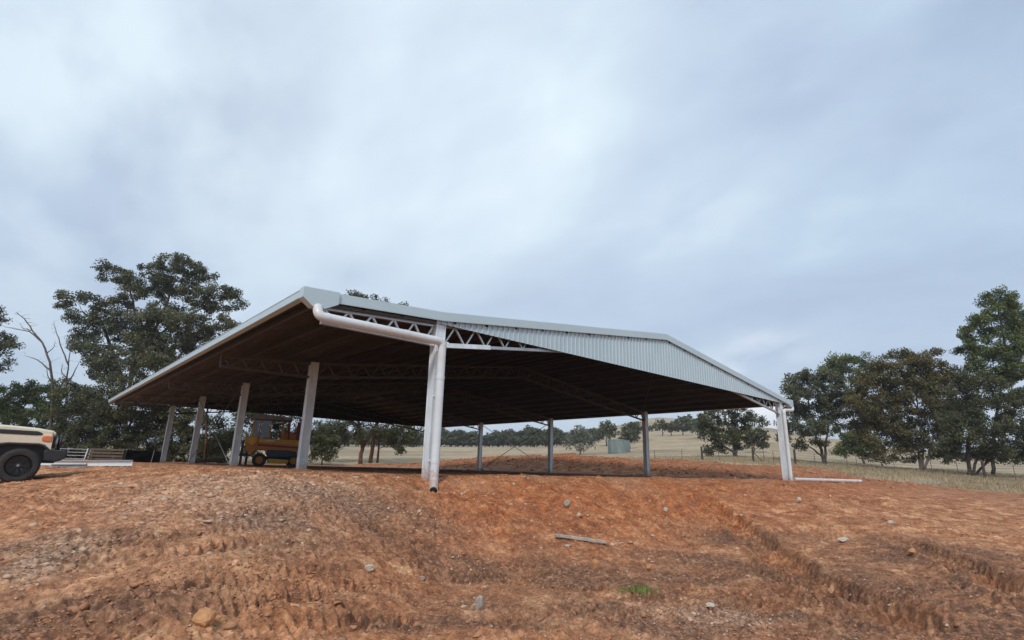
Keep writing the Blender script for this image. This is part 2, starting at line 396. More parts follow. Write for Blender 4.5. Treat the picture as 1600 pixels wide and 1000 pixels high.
gr = t.mix(t.ramp(t.noise(P, .03, 5, .6), [(.46, 0), (.6, .75)]), gr, (.22, .165, .115))
gr = t.mix(.6, gr, t.ramp(gB, [(.3, .22), (.5, .5), (.7, .75)]), 'OVERLAY')
gr = t.mix(t.ramp(t.noise(P, .5, 5, .7), [(.52, 0), (.7, .45)]), gr, (.16, .14, .075))
edge = t.math('ADD', sp.outputs[0], t.math('MULTIPLY_ADD', nB, .7, -.35))
c = t.mix(t.ramp(edge, [(.4, 0), (.6, 1)]), soil, gr); t.link(c, b.inputs['Base Color'])
b.inputs['Roughness'].default_value = .92; b.inputs['Specular IOR Level'].default_value = .25
hb = t.math('ADD', t.math('ADD', t.math('MULTIPLY', nC, .8), t.math('MULTIPLY', nE, .7)), t.math('MULTIPLY', nD, .45))
bp = t.new('ShaderNodeBump'); bp.inputs['Strength'].default_value = .8; bp.inputs['Distance'].default_value = .022
t.link(hb, bp.inputs['Height']); t.link(bp.outputs[0], b.inputs['Normal'])
me.materials.append(m)
MSOIL = m

# exact ground height lookup for things that stand on it
def gz(x, y): return float(full_h(np.array([x]), np.array([y]))[0])
def rayg(px, py):
    p = ray_ground(px, py, full_h); return np.array([p[0], p[1], gz(p[0], p[1])])

# ------------------------------------------------------------------ shared materials
def metal(name, col, rough=.45, metallic=.6, var=.25, scale=6, streak=(1, 1, 1), bump=0):
    m, t, b = material(name); tc = t.new('ShaderNodeTexCoord'); mp = t.new('ShaderNodeMapping'); mp.inputs['Scale'].default_value = streak
    t.link(tc.outputs['Object'], mp.inputs[0])
    n = t.noise(mp.outputs[0], scale, 5, .65); n2 = t.noise(mp.outputs[0], scale*5, 3, .6)
    f = t.math('ADD', t.math('MULTIPLY', n, .65), t.math('MULTIPLY', n2, .35))
    lo = [c*(1-var) for c in col]; hi = [min(1, c*(1+var*.8)) for c in col]
    t.link(t.ramp(f, [(.35, lo), (.65, hi)]), b.inputs['Base Color'])
    t.link(t.ramp(n2, [(.3, rough*.8), (.7, min(1, rough*1.25))]), b.inputs['Roughness'])
    b.inputs['Metallic'].default_value = metallic
    return m
M = {}
M['gal'] = metal('galvanised steel', (.70, .76, .785), .45, .2, .18, 5, (1, 1, .35))
M['trussin'] = metal('shade-darkened truss steel', (.11, .098, .087), .5, .6, .15, 5)  # darker copy of the truss steel: interior shade put into its colour
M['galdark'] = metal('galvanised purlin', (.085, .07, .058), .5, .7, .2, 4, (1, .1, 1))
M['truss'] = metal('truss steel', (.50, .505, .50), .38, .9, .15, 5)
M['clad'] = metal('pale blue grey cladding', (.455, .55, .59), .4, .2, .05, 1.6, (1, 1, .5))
M['barge'] = metal('pale barge capping', (.48, .575, .60), .35, .2, .04, 1.2, (.6, 1, 1))
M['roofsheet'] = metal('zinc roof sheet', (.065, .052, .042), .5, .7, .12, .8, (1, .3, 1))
def mud(m, top=.5, strength=.8):
    t = NT(m.node_tree); b = t.n['Principled BSDF']; geo = t.new('ShaderNodeNewGeometry'); sp_ = t.new('ShaderNodeSeparateXYZ'); t.link(geo.outputs['Position'], sp_.inputs[0])
    n_ = t.noise(geo.outputs['Position'], 14, 5, .7); h_ = t.math('ADD', sp_.outputs[2], t.math('MULTIPLY_ADD', n_, .9, -.45))
    f_ = t.math('MULTIPLY', t.ramp(h_, [(.0, 1), (top, 0)]), strength); lk = b.inputs['Base Color'].links[0]; c_ = lk.from_socket
    t.link(t.mix(f_, c_, (.36, .16, .08)), b.inputs['Base Color'])
def paint(name, col, rough=.4, var=.08, scale=8, dirt=None, coat=0, spec=.5):
    m, t, b = material(name); tc = t.new('ShaderNodeTexCoord'); n = t.noise(tc.outputs['Object'], scale, 5, .6)
    c = t.ramp(n, [(.3, [x*(1-var) for x in col]), (.7, [min(1, x*(1+var)) for x in col])])
    if dirt:
        n2 = t.noise(tc.outputs['Object'], scale*.4, 6, .7); c = t.mix(t.ramp(n2, [(.48, 0), (.7, .7)]), c, dirt)
    t.link(c, b.inputs['Base Color']); b.inputs['Roughness'].default_value = rough; b.inputs['Coat Weight'].default_value = coat
    b.inputs['Specular IOR Level'].default_value = spec
    return m
M['pvc'] = paint('white plastic pipe', (.61, .64, .66), .35, .05, 3, (.55, .47, .42))
M['hole'] = paint('dark pipe inside', (.012, .011, .011), .9)
M['beige'] = paint('sand beige car paint', (.70, .625, .48), .3, .02, 2, (.50, .41, .29), coat=.5)
M['blackpl'] = paint('black plastic', (.018, .018, .02), .5, .2, 8)
M['rubber'] = paint('tyre rubber', (.022, .021, .021), .8, .25, 12, (.06, .04, .03))
M['rim'] = paint('black alloy', (.012, .012, .013), .35, .2, 8)
M['amber'] = paint('amber lens', (.62, .16, .035), .2, .1, 20, coat=.6)
M['lens'] = paint('clear lamp lens', (.55, .57, .6), .1, .1, 20)
M['glass'] = paint('dark glass', (.02, .025, .028), .06, .1, 3, spec=.9)
M['chrome'] = metal('bright metal', (.65, .66, .68), .25, .9, .1)
M['yellow'] = paint('worn yellow paint', (.68, .36, .04), .5, .15, 5, (.40, .17, .03))
M['orange'] = paint('worn orange paint', (.52, .19, .025), .5, .15, 5, (.28, .09, .02))
M['redpaint'] = paint('dull red paint', (.20, .022, .012), .5, .2, 5)
M['bluetank'] = paint('dark blue tank', (.012, .026, .055), .4, .2, 5)
M['greyroof'] = paint('pale cab roof', (.24, .25, .23), .7, .3, 5)
M['white'] = paint('white text', (.75, .75, .7), .5)
M['whitebeam'] = paint('white coated steel', (.62, .66, .68), .4, .05, 3)
M['greybeam'] = metal('grey steel channel', (.32, .34, .36), .5, .6)
M['tarp'] = paint('black shade cloth', (.006, .006, .007), .95, .3, 20, spec=.1)
M['timber'] = paint('weathered timber', (.36, .31, .26), .85, .25, 14)
M['sleeper'] = paint('brown timber rails', (.10, .075, .052), .9, .25, 9)
M['post'] = paint('dark fence post', (.055, .042, .034), .9, .35, 9)
M['picket'] = paint('steel picket', (.10, .085, .075), .8, .3, 9)
M['wire'] = metal('fence wire', (.20, .19, .18), .6, .5)
M['tank'] = metal('weathered iron tank', (.22, .27, .25), .6, .3, .35, 1.4, (1, 1, .25))
mud(M['gal'], .3, .6); mud(M['pvc'], .2, .5)
def stone_mat(name, a, bb, scale=9):
    m, t, b = material(name); geo = t.new('ShaderNodeNewGeometry')
    n = t.noise(geo.outputs['Position'], scale, 5, .65)
    c = t.ramp(n, [(.3, a), (.7, bb)])
    r = t.mix(t.ramp(geo.outputs['Random Per Island'], [(0, 0), (1, .6)]), c, [x*.55 for x in bb]); t.link(r, b.inputs['Base Color'])
    b.inputs['Roughness'].default_value = .9; return m
M['pebble'] = stone_mat('pale pink pebbles', (.36, .20, .12), (.68, .50, .36))
M['clod'] = stone_mat('soil clods', (.26, .105, .05), (.48, .235, .12))
M['rock'] = stone_mat('pale rock', (.36, .27, .20), (.66, .56, .45), 14)
M['rockgrey'] = stone_mat('grey brown rock', (.20, .15, .12), (.48, .42, .36), 14)
M['rockor'] = stone_mat('orange clod rock', (.34, .13, .045), (.62, .33, .15), 12)
def bark_mat(name, a, bb):
    m, t, b = material(name); tc = t.new('ShaderNodeTexCoord'); mp = t.new('ShaderNodeMapping'); mp.inputs['Scale'].default_value = (1, 1, .25)
    t.link(tc.outputs['Object'], mp.inputs[0]); n = t.noise(mp.outputs[0], 6, 6, .7)
    t.link(t.ramp(n, [(.3, a), (.68, bb)]), b.inputs['Base Color']); b.inputs['Roughness'].default_value = .9
    return m
M['bark'] = bark_mat('dark bark', (.045, .032, .025), (.14, .10, .075))
M['barkred'] = bark_mat('red brown bark', (.055, .028, .018), (.17, .085, .05))
M['barkpale'] = bark_mat('pale gum bark', (.16, .13, .10), (.42, .36, .29))
M['barkdead'] = bark_mat('dead grey wood', (.07, .055, .048), (.17, .14, .12))
def leaf_mat(name, col, var=.5, trans=.25):
    m, t, b = material(name); at_ = t.new('ShaderNodeAttribute', attribute_name='tone'); s_ = t.new('ShaderNodeSeparateColor'); t.link(at_.outputs['Color'], s_.inputs[0])
    lo = [c*(1-var) for c in col]; hi = [c*(1+var*1.3) for c in col]; yel = (col[0]*1.7, col[1]*1.35, col[2]*.9)
    c = t.ramp(s_.outputs[0], [(0, lo), (1, hi)]); c = t.mix(t.math('MULTIPLY', s_.outputs[1], .5), c, yel)
    t.link(c, b.inputs['Base Color']); b.inputs['Roughness'].default_value = .55; b.inputs['Specular IOR Level'].default_value = .35
    tr = t.new('ShaderNodeBsdfTranslucent'); t.link(c, tr.inputs[0]); mx = t.new('ShaderNodeMixShader'); mx.inputs[0].default_value = trans
    o = [n for n in t.n if n.type == 'OUTPUT_MATERIAL'][0]
    t.link(b.outputs[0], mx.inputs[1]); t.link(tr.outputs[0], mx.inputs[2]); t.link(mx.outputs[0], o.inputs[0])
    return m
M['leafgum'] = leaf_mat('grey green gum leaves', (.096, .104, .056))
M['leafolive'] = leaf_mat('olive leaves', (.105, .108, .055))
M['leafdark'] = leaf_mat('dark green leaves', (.078, .084, .037))
M['leafbright'] = leaf_mat('fresh green leaves', (.10, .125, .040))
M['leafbrown'] = leaf_mat('brownish green leaves', (.115, .10, .038))
M['leafgrey'] = leaf_mat('silver grey leaves', (.13, .14, .11))
M['grassblade'] = leaf_mat('straw grass blades', (.30, .235, .14), .35, .2)
M['greenblade'] = leaf_mat('green grass blades', (.12, .22, .035), .3, .3)

# ------------------------------------------------------------------ the shed
ZL, ZK, ZR = 3.83, 4.05, 5.39; XL, XRG, XR = -3.6, 10.37, 21.72; YF, YB = -.23, 32.17; WID = 20.736; BAY = 8.0
def roof_z(x):
    if x < 0: return ZK+(ZL-ZK)*(x/XL)
    if x < XRG: return ZK+(ZR-ZK)*x/XRG
    return ZR-(ZR-ZK)*(x-XRG)/XRG
ZE = roof_z(XR)
shed = thing('hay_shed', (0, 0, 0), 'open sided steel hay shed with pale grey gable cladding, built on the red soil pad', 'shed')
# roof sheets: ribbed, ribs run down the slope
ys = []; n = int((YB-YF)/.2)
for i in range(n):
    y = YF+.05+i*(YB-YF-.1)/n; w = (YB-YF-.1)/n
    ys += [(y, 0), (y+w*.72, 0), (y+w*.78, .028), (y+w*.94, .028)]
ys.append((YB-.05, 0))
def sheet(name, xa, xb):
    mb = MB(); k = len(ys); vs = []
    for x in (xa, xb):
        for (y, h) in ys: vs.append((x, y, roof_z(x)-.075+h))
    fs = [(i, i+1, k+i+1, k+i) for i in range(k-1)]
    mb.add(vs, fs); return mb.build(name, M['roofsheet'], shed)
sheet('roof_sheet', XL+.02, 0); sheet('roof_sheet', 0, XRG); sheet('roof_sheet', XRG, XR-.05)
MB().prism([(XRG-.28, ZR-.035), (XRG, ZR+.005), (XRG+.28, ZR-.035), (XRG, ZR-.012)], YF+.03, YB).build('ridge_cap', M['barge'], shed)
# purlins: Z shaped, each a part
px = []
x = XL+.35
while x < -.2: px.append(x); x += 1.02
for k in range(10): px.append(.35+k*1.085)
for k in range(10): px.append(2*XRG-(.35+k*1.085))
px += [21.35]
for x in px:
    zt = roof_z(x)-.082; mb = MB()
    poly = [(x-.06, zt), (x+.004, zt), (x+.004, zt-.188), (x+.066, zt-.188), (x+.066, zt-.168), (x+.062, zt-.168), (x+.062, zt-.184), (x, zt-.184), (x, zt-.004), (x-.06, zt-.004)]
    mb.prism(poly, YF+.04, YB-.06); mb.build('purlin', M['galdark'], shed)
# trusses
ZB = 3.17
def truss(j):
    y = j*BAY; mb = MB()
    top = lambda x: roof_z(x)-.28-.045
    bot = lambda x: ZB+.04 if x < 0 else roof_z(x)-.88+.045
    C = .09
    xe = XL+.5
    mb.bar((xe, y, top(xe)), (0, y, top(0)), C, C*.8); mb.bar((xe, y, bot(-1)), (-.14, y, bot(-1)), C, C*.9)
    mb.bar((xe+.03, y, bot(-1)+.03), (xe+.03, y, top(xe)-.03), .07, .06)
    mb.bar((.001, y, top(0)), (XRG, y, top(XRG)), C, C*.8); mb.bar((XRG, y, top(XRG)), (WID-.1, y, top(WID-.1)), C, C*.8)
    mb.bar((.14, y, bot(.14)), (XRG, y, bot(XRG)), C, C*.9); mb.bar((XRG, y, bot(XRG)), (WID-.14, y, bot(WID-.14)), C, C*.9)
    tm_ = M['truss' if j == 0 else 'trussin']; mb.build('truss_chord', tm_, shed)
    wb = MB(); s = .315
    n = 10; xs = np.linspace(xe+.05, -.16, n+1)
    for i in range(n):
        a = (xs[i], y, (top if i % 2 == 0 else bot)(xs[i])); b2 = (xs[i+1], y, (bot if i % 2 == 0 else top)(xs[i+1])); wb.bar(a, b2, .045, .045)
    n = 58; xs = np.linspace(.16, WID-.16, n+1)
    for i in range(n):
        a = (xs[i], y, (bot if i % 2 == 0 else top)(xs[i])); b2 = (xs[i+1], y, (top if i % 2 == 0 else bot)(xs[i+1])); wb.bar(a, b2, .042, .042)
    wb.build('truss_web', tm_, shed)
    # doubled channel near the column
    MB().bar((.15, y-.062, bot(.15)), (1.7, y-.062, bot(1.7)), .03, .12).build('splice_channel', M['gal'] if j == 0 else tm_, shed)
for j in range(5): truss(j)
# columns
def column(x, y, ztop):
    zb = min(gz(x, y), 0)-.25; zb = gz(x, y)-.15
    mb = MB(); w, d = .145, .125
    mb.box(x-w+.012, x+w-.012, y-d+.016, y+d-.016, zb, ztop)
    for sx in (-1, 1):
        for sy in (-1, 1):
            xx = x+sx*(w-.02); mb.box(xx-.02, xx+.02, y+sy*d-(.017 if sy > 0 else 0), y+sy*d+(0 if sy > 0 else .017), zb+.002, ztop-.002)
    c = mb.build('column', M['gal'], shed, bevel=.006)
    z0 = gz(x, y)
    MB().box(x-.24, x+.24, y-.22, y+.22, z0-.06, z0+.018).build('base_plate', M['gal'], c)
for j in range(5):
    column(0, j*BAY, roof_z(0)-.27); column(WID, j*BAY, roof_z(WID)-.27)
# wall bracing rods in the middle bay of both rows
for x in (-.17, WID+.17):
    for a, b2 in (((x, 16.1, .1), (x, 23.9, 3.55)), ((x, 16.1, 3.55), (x, 23.9, .1))):
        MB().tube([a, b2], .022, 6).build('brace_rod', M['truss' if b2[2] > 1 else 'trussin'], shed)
for (xa, ya, xb, yb) in ((10.7, .3, 20.3, 7.8), (10.7, 7.8, 20.3, .3), (10.7, 16.3, 20.3, 23.8), (10.7, 23.8, 20.3, 16.3)):
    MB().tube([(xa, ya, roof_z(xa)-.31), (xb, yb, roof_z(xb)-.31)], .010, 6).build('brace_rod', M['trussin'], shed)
# cleats and bolts where the truss meets the near columns
for (x_, sg) in ((0, 1), (0, -1), (WID, -1)):
    xx_ = x_+sg*.15; zz0 = (ZB if sg < 0 and x_ == 0 else roof_z(x_+sg*.2)-.88); cl_ = MB().box(min(xx_, xx_+sg*.14), max(xx_, xx_+sg*.14), -.082, -.070, zz0-.01, zz0+.14)
    for bx_ in (.035, .10):
        for bz_ in (.03, .10): cl_.lathe([(.001, .016), (.014, .014), (.014, 0)], (xx_+sg*bx_, -.082, zz0+bz_), (0, -1, 0), 8)
    cl_.build('cleat_plate', M['gal'], shed)
# gable cladding, trapezoidal ribs
def cladding(y, name='gable_cladding', sgn=-1, mat='clad'):
    mb = MB(); x0, x1 = -.17, WID+.5; zc = 3.75; n = int((x1-x0)/.19); w = (x1-x0)/n; xs = []
    for i in range(n):
        x = x0+i*w; xs += [(x, 0), (x+w*.70, 0), (x+w*.77, .030), (x+w*.93, .030)]
    xs.append((x1, 0)); vs = []; k = len(xs)
    for (x, h) in xs: vs.append((x, y+sgn*h, zc))
    for (x, h) in xs: vs.append((x, y+sgn*h, roof_z(x)-.10))
    fs = [(i, i+1, k+i+1, k+i) for i in range(k-1)]
    return mb.add(vs, fs).build(name, M[mat], shed)
cladding(-.155); cladding(YB-.12, sgn=1, mat='roofsheet')  # back gable in dark sheet colour, painting in the shade on its inner face
# barge capping: folded strips
def barge(xa, xb, y, sgn):
    mb = MB(); t_ = .012; h = .215; za, zb2 = roof_z(xa), roof_z(xb)
    def st(d0, d1, y0, y1):
        mb.add([(xa, y0, za-d0), (xb, y0, zb2-d0), (xb, y1, zb2-d0), (xa, y1, za-d0), (xa, y0, za-d1), (xb, y0, zb2-d1), (xb, y1, zb2-d1), (xa, y1, za-d1)],
               [(0, 1, 2, 3), (7, 6, 5, 4), (0, 4, 5, 1), (1, 5, 6, 2), (2, 6, 7, 3), (3, 7, 4, 0)])
    ya, yb = (y, y+sgn*t_)
    st(.0, h, min(ya, yb), max(ya, yb)); st(-.006, .004, min(y, y-sgn*.2), max(y, y-sgn*.2)); st(h-.002, h+.012, min(y+sgn*t_, y-sgn*.03), max(y+sgn*t_, y-sgn*.03))
    return mb.build('barge_cap', M['barge'], shed)
for y, s_ in ((YF, -1), (YB, 1)):
    barge(XL+.02, -.001, y, s_); barge(0, XRG, y, s_); barge(XRG, XR-.04, y, s_)
MB().box(-.012, .012, YF-.017, YF-.010, ZK-.222, ZK+.004).build('flashing_joint', M['barge'], shed)
# dark soffit strip in the cantilever between barge and truss
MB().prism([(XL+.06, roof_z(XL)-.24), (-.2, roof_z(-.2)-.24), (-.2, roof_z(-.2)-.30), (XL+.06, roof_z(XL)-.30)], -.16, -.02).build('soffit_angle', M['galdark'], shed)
# gutters
def gutter(x, z, s_):
    mb = MB(); w = .15; h = .17
    xs = sorted((x, x-s_*w))
    mb.box(x-.006, x+.006, YF+.01, YB-.01, z-h, z+.0)
    mb.box(xs[0]+.001, xs[1]-.001, YF+.012, YB-.012, z-h-.008, z-h); mb.box(x-s_*w-.005, x-s_*w+.005, YF+.012, YB-.012, z-h, z-.03)
    mb.tube([(x+s_*.004, YF+.015, z), (x+s_*.004, YB-.015, z)], .013, 8)
    return mb.build('gutter', M['barge'], shed)
gutter(XL-.03, ZL-.01, -1); gutter(XR+.06, ZE-.03, 1)
# rainwater heads
def head(poly, name='rain_head'):
    return MB().prism(poly, YF-.075, YF+.16).build(name, M['barge'], shed, bevel=.004)
head([(XL-.06, ZL+.012), (XL+.74, roof_z(XL+.74)+.012), (XL+.74, ZL-.225), (XL+.44, ZL-.385), (XL+.17, ZL-.385), (XL-.06, ZL-.215)])
head([(XR-.42, ZE+.06), (XR+.10, ZE+.06), (XR+.10, ZE-.32), (XR-.12, ZE-.34), (XR-.30, ZE-.30), (XR-.42, ZE-.2)])
# downpipes
def pipe(pts, r, name, par, mat='pvc', rings=()):
    """pipe through points with rounded elbows"""
    pts = [Vector(p) for p in pts]; out = [pts[0]]
    for i in range(1, len(pts)-1):
        a, b2, c = pts[i-1], pts[i], pts[i+1]; u = (a-b2).normalized(); v = (c-b2).normalized(); R = r*1.5
        for k in range(7):
            q = k/6; out.append(b2+u*R*(1-q)**2+v*R*q*q)
    out.append(pts[-1]); mb = MB().tube(out, r, 20, caps=True)
    for (a, b2, f) in rings:
        a, b2 = Vector(a), Vector(b2); c = a.lerp(b2, f); d = (b2-a).normalized()*.045; mb.tube([c-d, c+d], r*1.07, 20)
    return mb.build(name, M[mat], par, smooth='auto')
PR = .104; YP = YF-.16
P0 = (XL+.30, YF-.03, ZL-.36); P1 = (XL+.28, YP, ZL-.60); P2 = (-.12, YP, 3.23); P3 = (-.12, YP, -.15); P4 = (-.40, YP-.42, -.31)
dp = pipe([P0, P1, P2, P3, P4], PR, 'downpipe', shed, rings=[(P1, P2, .06), (P1, P2, .35), (P1, P2, .67), (P2, P3, .02), (P2, P3, .27), (P2, P3, .86), (P3, P4, .18)])
d = (Vector(P4)-Vector(P3)).normalized()
MB().lathe([(PR, 0), (PR, .02), (PR*.86, .02), (PR*.84, .0), (PR*.84, .006), (.001, .006)], P4, d, 24).build('pipe_mouth', M['pvc'], dp, smooth='auto')
MB().lathe([(PR*.83, .012), (.0005, .012)], P4, d, 24).build('pipe_bore', M['hole'], dp)
for z in (3.0, 1.9, .35): MB().box(-.13, -.09, YP+.02, -.12, z-.02, z+.02).build('pipe_bracket', M['gal'], dp)
Q0 = (XR+.0, YF-.03, ZE-.32); Q1 = (XR-.02, YF-.05, ZE-.47); Q2 = (WID-.03, YF, ZE-.55); Q3 = (WID-.03, YF, gz(WID+.1, YF)+.02)
pipe([Q0, Q1, Q2, Q3], .085, 'downpipe', shed, rings=[(Q2, Q3, .04), (Q2, Q3, .5), (Q2, Q3, .95)])
# white storm pipe lying on the soil at the right
x1 = WID+.35
while proj((x1, YF-.1-.42*(x1-WID), 0))[0] < 1345: x1 += .05
a = (WID+.2, YF-.08); bq = (x1, YF-.1-.42*(x1-WID)); pts = []
for i in range(9):
    q = i/8; x = a[0]+(bq[0]-a[0])*q; y = a[1]+(bq[1]-a[1])*q; pts.append((x, y, gz(*a)*(1-q)+gz(*bq)*q+.09))
up_ = max(0, max(gz(p_[0], p_[1])+.05-p_[2] for p_ in pts)); pts = [(p_[0], p_[1], p_[2]+up_*min(1, i_/2)) for i_, p_ in enumerate(pts)]
o = MB().tube(pts, .085, 14).build('storm_pipe', M['pvc'], smooth='auto')
tag(o, 'long white storm water pipe lying on the soil right of the right hand downpipe', 'pipe')

# ------------------------------------------------------------------ trees
def leaves_mesh(name, C, R, nleaf, L, Wd, mat, parent, droop=.35, off=(0, 0, 0), tone_j=.25):
    """C: clump centres (n,3), R: clump radii (n,3); many small leaf faces"""
    n = len(C); idx = np.repeat(np.arange(n), nleaf); N = len(idx)
    p = rng.normal(size=(N, 3)); p /= np.linalg.norm(p, axis=1)[:, None]; p *= (rng.random(N)**.5)[:, None]
    P = C[idx]+p*R[idx]
    d = rng.normal(size=(N, 3)); d[:, 2] -= droop*1.5; d /= np.linalg.norm(d, axis=1)[:, None]
    e = np.cross(d, rng.normal(size=(N, 3))); e /= np.linalg.norm(e, axis=1)[:, None]
    l = L*(.6+.8*rng.random(N))[:, None]; w = Wd*(.6+.8*rng.random(N))[:, None]
    V = np.stack([P-d*l*.5, P+e*w*.5-d*l*.05, P+d*l*.5, P-e*w*.5-d*l*.05], 1).reshape(-1, 3)-np.array(off)
    me = bpy.data.meshes.new(name); me.vertices.add(4*N); me.vertices.foreach_set('co', V.ravel())
    fill_mesh(me, np.arange(4*N).reshape(-1, 4))
    tc_ = rng.random(n); yl = (rng.random(n) < .18)*rng.random(n)
    t0 = np.clip(tc_[idx]*.7+rng.random(N)*tone_j+.02, 0, 1); t1 = np.clip(yl[idx]+(rng.random(N) < .05)*.6, 0, 1)
    ca = me.color_attributes.new('tone', 'FLOAT_COLOR', 'POINT')
    ca.data.foreach_set('color', np.repeat(np.stack([t0, t1, t0*0, t0*0+1], 1), 4, 0).astype(np.float32).ravel())
    me.materials.append(mat); o = bpy.data.objects.new(name, me); COL.objects.link(o); o.parent = parent
    return o
def bend(a, b, n=4, j=.06):
    a, b = np.array(a), np.array(b); L = np.linalg.norm(b-a); pts = []
    for i in range(n+1):
        t = i/n; q = a*(1-t)+b*t
        if 0 < i < n: q = q+rng.normal(size=3)*L*j*.6
        q[2] += .12*L*t*(1-t); pts.append(q)
    return pts
def tree(label, cat, depth, base, blobs, stems, leaf, bark, L=None, dens=1.7, r0=.22, group=None, name='gum_tree', cl=1.0, twigs=3, fill=1.0, parts=True, droop=.35):
    B0 = at(base[0], base[1], depth); B0[2] = gz(B0[0], B0[1])-.05
    root = thing(name, tuple(B0), label, cat, group)
    mpp = depth/F; L = L or 3.7*mpp; Wd = L*.42; r0 = r0*.62
    tb = MB(); nodes = []
    for st in stems:
        r_s = r0*(st[0] if not hasattr(st[0], '__len__') else 1); pts_px = st[1:] if not hasattr(st[0], '__len__') else st
        pts = []
        for i, q in enumerate(pts_px):
            if i == 0 and q[1] is None: w = B0+np.array([(q[0]-base[0])*mpp, 0, -.1])
            else: w = at(q[0], q[1], depth+(q[2] if len(q) > 2 else rng.normal()*.25*(i > 0)))
            pts.append(w)
        # smooth resample with wobble
        out_ = []; rad = []
        tot = len(pts)-1
        for i in range(tot):
            for k in range(4):
                t = k/4; q = pts[i]*(1-t)+pts[i+1]*t+rng.normal(size=3)*mpp*.7*(k > 0); out_.append(q); rad.append(r_s*(1-.72*(i+t)/tot))
        out_.append(pts[-1]); rad.append(r_s*.26)
        tb.tube(out_, rad, 8); nodes += [(q, r) for q, r in zip(out_[len(out_)//3:], rad[len(out_)//3:])]
    Cs, Rs = [], []
    for bl in blobs:
        x, y, rx, ry = bl[:4]; dd_ = bl[4] if len(bl) > 4 else rng.normal()*rx*mpp*.35
        c = at(x, y, depth+dd_); Rx = rx*mpp; Rz = ry*mpp; ar = rx*ry*3.14
        nc = max(6, int(ar/(46*cl*cl)*fill))
        p = rng.normal(size=(nc, 3)); p /= np.linalg.norm(p, axis=1)[:, None]; p *= (.35+.65*rng.random(nc)**.6)[:, None]
        cc = c+p*np.array([Rx, Rx, Rz]); Cs.append(cc)
        s_ = mpp*cl*(6.2+4.6*rng.random(nc)); Rs.append(np.stack([s_, s_, s_*.72], 1))
        if nodes:
            # nearest stem node lower than the blob
            best = min(nodes, key=lambda nd: np.linalg.norm(nd[0]-c)+max(0, nd[0][2]-c[2])*1.5)
            pts = bend(best[0], c, 4); rb = min(best[1]*.6, Rx*.09+.015); tb.tube(pts, [rb*.8*(1-.6*i/4) for i in range(5)], 5)
            for q in cc[rng.permutation(nc)[:twigs+int(nc*.07)]]:
                tb.tube(bend(pts[2+rng.integers(0, 3)], q, 3, .08), [rb*.38, rb*.3, rb*.2, rb*.1], 4)
    if tb.v: tb.build('trunk', M[bark], root, smooth=True)
    if Cs:
        Cs = np.concatenate(Cs); Rs = np.concatenate(Rs)
        k = max(6, int(dens*2.2*60*cl*cl/(5*5*.42*.5)*(5*mpp/L)**2))
        leaves_mesh('crown', Cs, Rs, k, L, Wd, M[leaf], root, off=tuple(B0), droop=droop)
    return root

tree('tall dark grey-green gum rising highest behind the left end of the shed roof', 'tree', 54, (198, 716),
     [(163, 418, 14, 8), (180, 430, 22, 14), (205, 438, 20, 16), (208, 458, 20, 16), (147, 474, 18, 11), (118, 466, 24, 10), (104, 478, 14, 9), (128, 500, 24, 11), (134, 522, 22, 14), (160, 500, 24, 17), (150, 548, 30, 20), (120, 538, 15, 9), (190, 480, 22, 18), (192, 516, 26, 22),
      (240, 424, 20, 16), (262, 412, 22, 13), (292, 414, 24, 13), (318, 430, 18, 14), (280, 440, 30, 20), (252, 452, 24, 20), (305, 464, 30, 18), (345, 455, 20, 10), (362, 462, 16, 12), (372, 476, 9, 9), (335, 482, 26, 13), (260, 488, 30, 18), (228, 535, 26, 20), (165, 580, 24, 15), (250, 560, 30, 25)],
     [[(198, None), (196, 650), (190, 590), (172, 540), (160, 505), (130, 488)], [.8, (198, 650), (205, 580), (215, 520), (208, 470), (200, 440)], [.8, (204, 590), (235, 530), (262, 470), (275, 430)], [.5, (235, 530), (300, 490), (350, 465)]],
     'leafgum', 'bark', r0=.42, dens=1.75)
tree('olive green spreading gum in front of the tall dark one, beside the left roof edge', 'tree', 46, (262, 716),
     [(222, 500, 20, 14), (250, 494, 26, 14), (290, 500, 32, 16), (330, 506, 30, 16), (360, 508, 14, 10), (232, 530, 32, 22), (280, 535, 40, 26), (320, 540, 35, 24), (200, 560, 30, 18), (240, 575, 42, 26), (175, 585, 24, 14), (195, 606, 36, 18), (150, 566, 16, 8), (290, 590, 40, 25), (240, 620, 40, 22), (165, 560, 14, 8)],
     [[(262, None), (258, 650), (262, 600), (285, 550), (310, 520)], [.7, (260, 640), (230, 590), (200, 565)], [.6, (262, 600), (250, 550), (245, 505)]],
     'leafolive', 'bark', r0=.3, dens=1.7)
tree('low dark shrubby gum behind the stock yard panels', 'tree', 44, (182, 718),
     [(110, 622, 26, 20), (140, 625, 30, 22), (180, 635, 34, 24), (110, 655, 30, 24), (150, 665, 34, 28), (195, 670, 34, 30), (120, 692, 32, 20), (165, 700, 30, 16), (210, 700, 22, 18), (100, 708, 26, 12), (140, 712, 30, 11), (190, 714, 26, 10), (225, 712, 20, 12)],
     [[(182, None), (184, 680), (175, 645), (160, 625)], [.8, (194, None), (200, 670), (215, 630)]], 'leafdark', 'bark', r0=.34, dens=1.9)
tree('dark bushy gum filling the gap behind the far left shed columns', 'tree', 45, (240, 718),
     [(230, 640, 30, 22), (265, 650, 30, 24), (235, 675, 26, 26), (275, 685, 26, 24), (300, 660, 28, 24), (250, 705, 24, 14), (310, 700, 22, 16), (285, 712, 24, 10), (335, 690, 22, 22), (350, 712, 24, 10), (315, 716, 24, 8), (250, 716, 22, 8)],
     [[(240, None), (243, 680), (250, 640)], [.7, (285, None), (283, 680), (270, 640)]], 'leafdark', 'bark', r0=.2, dens=1.9)
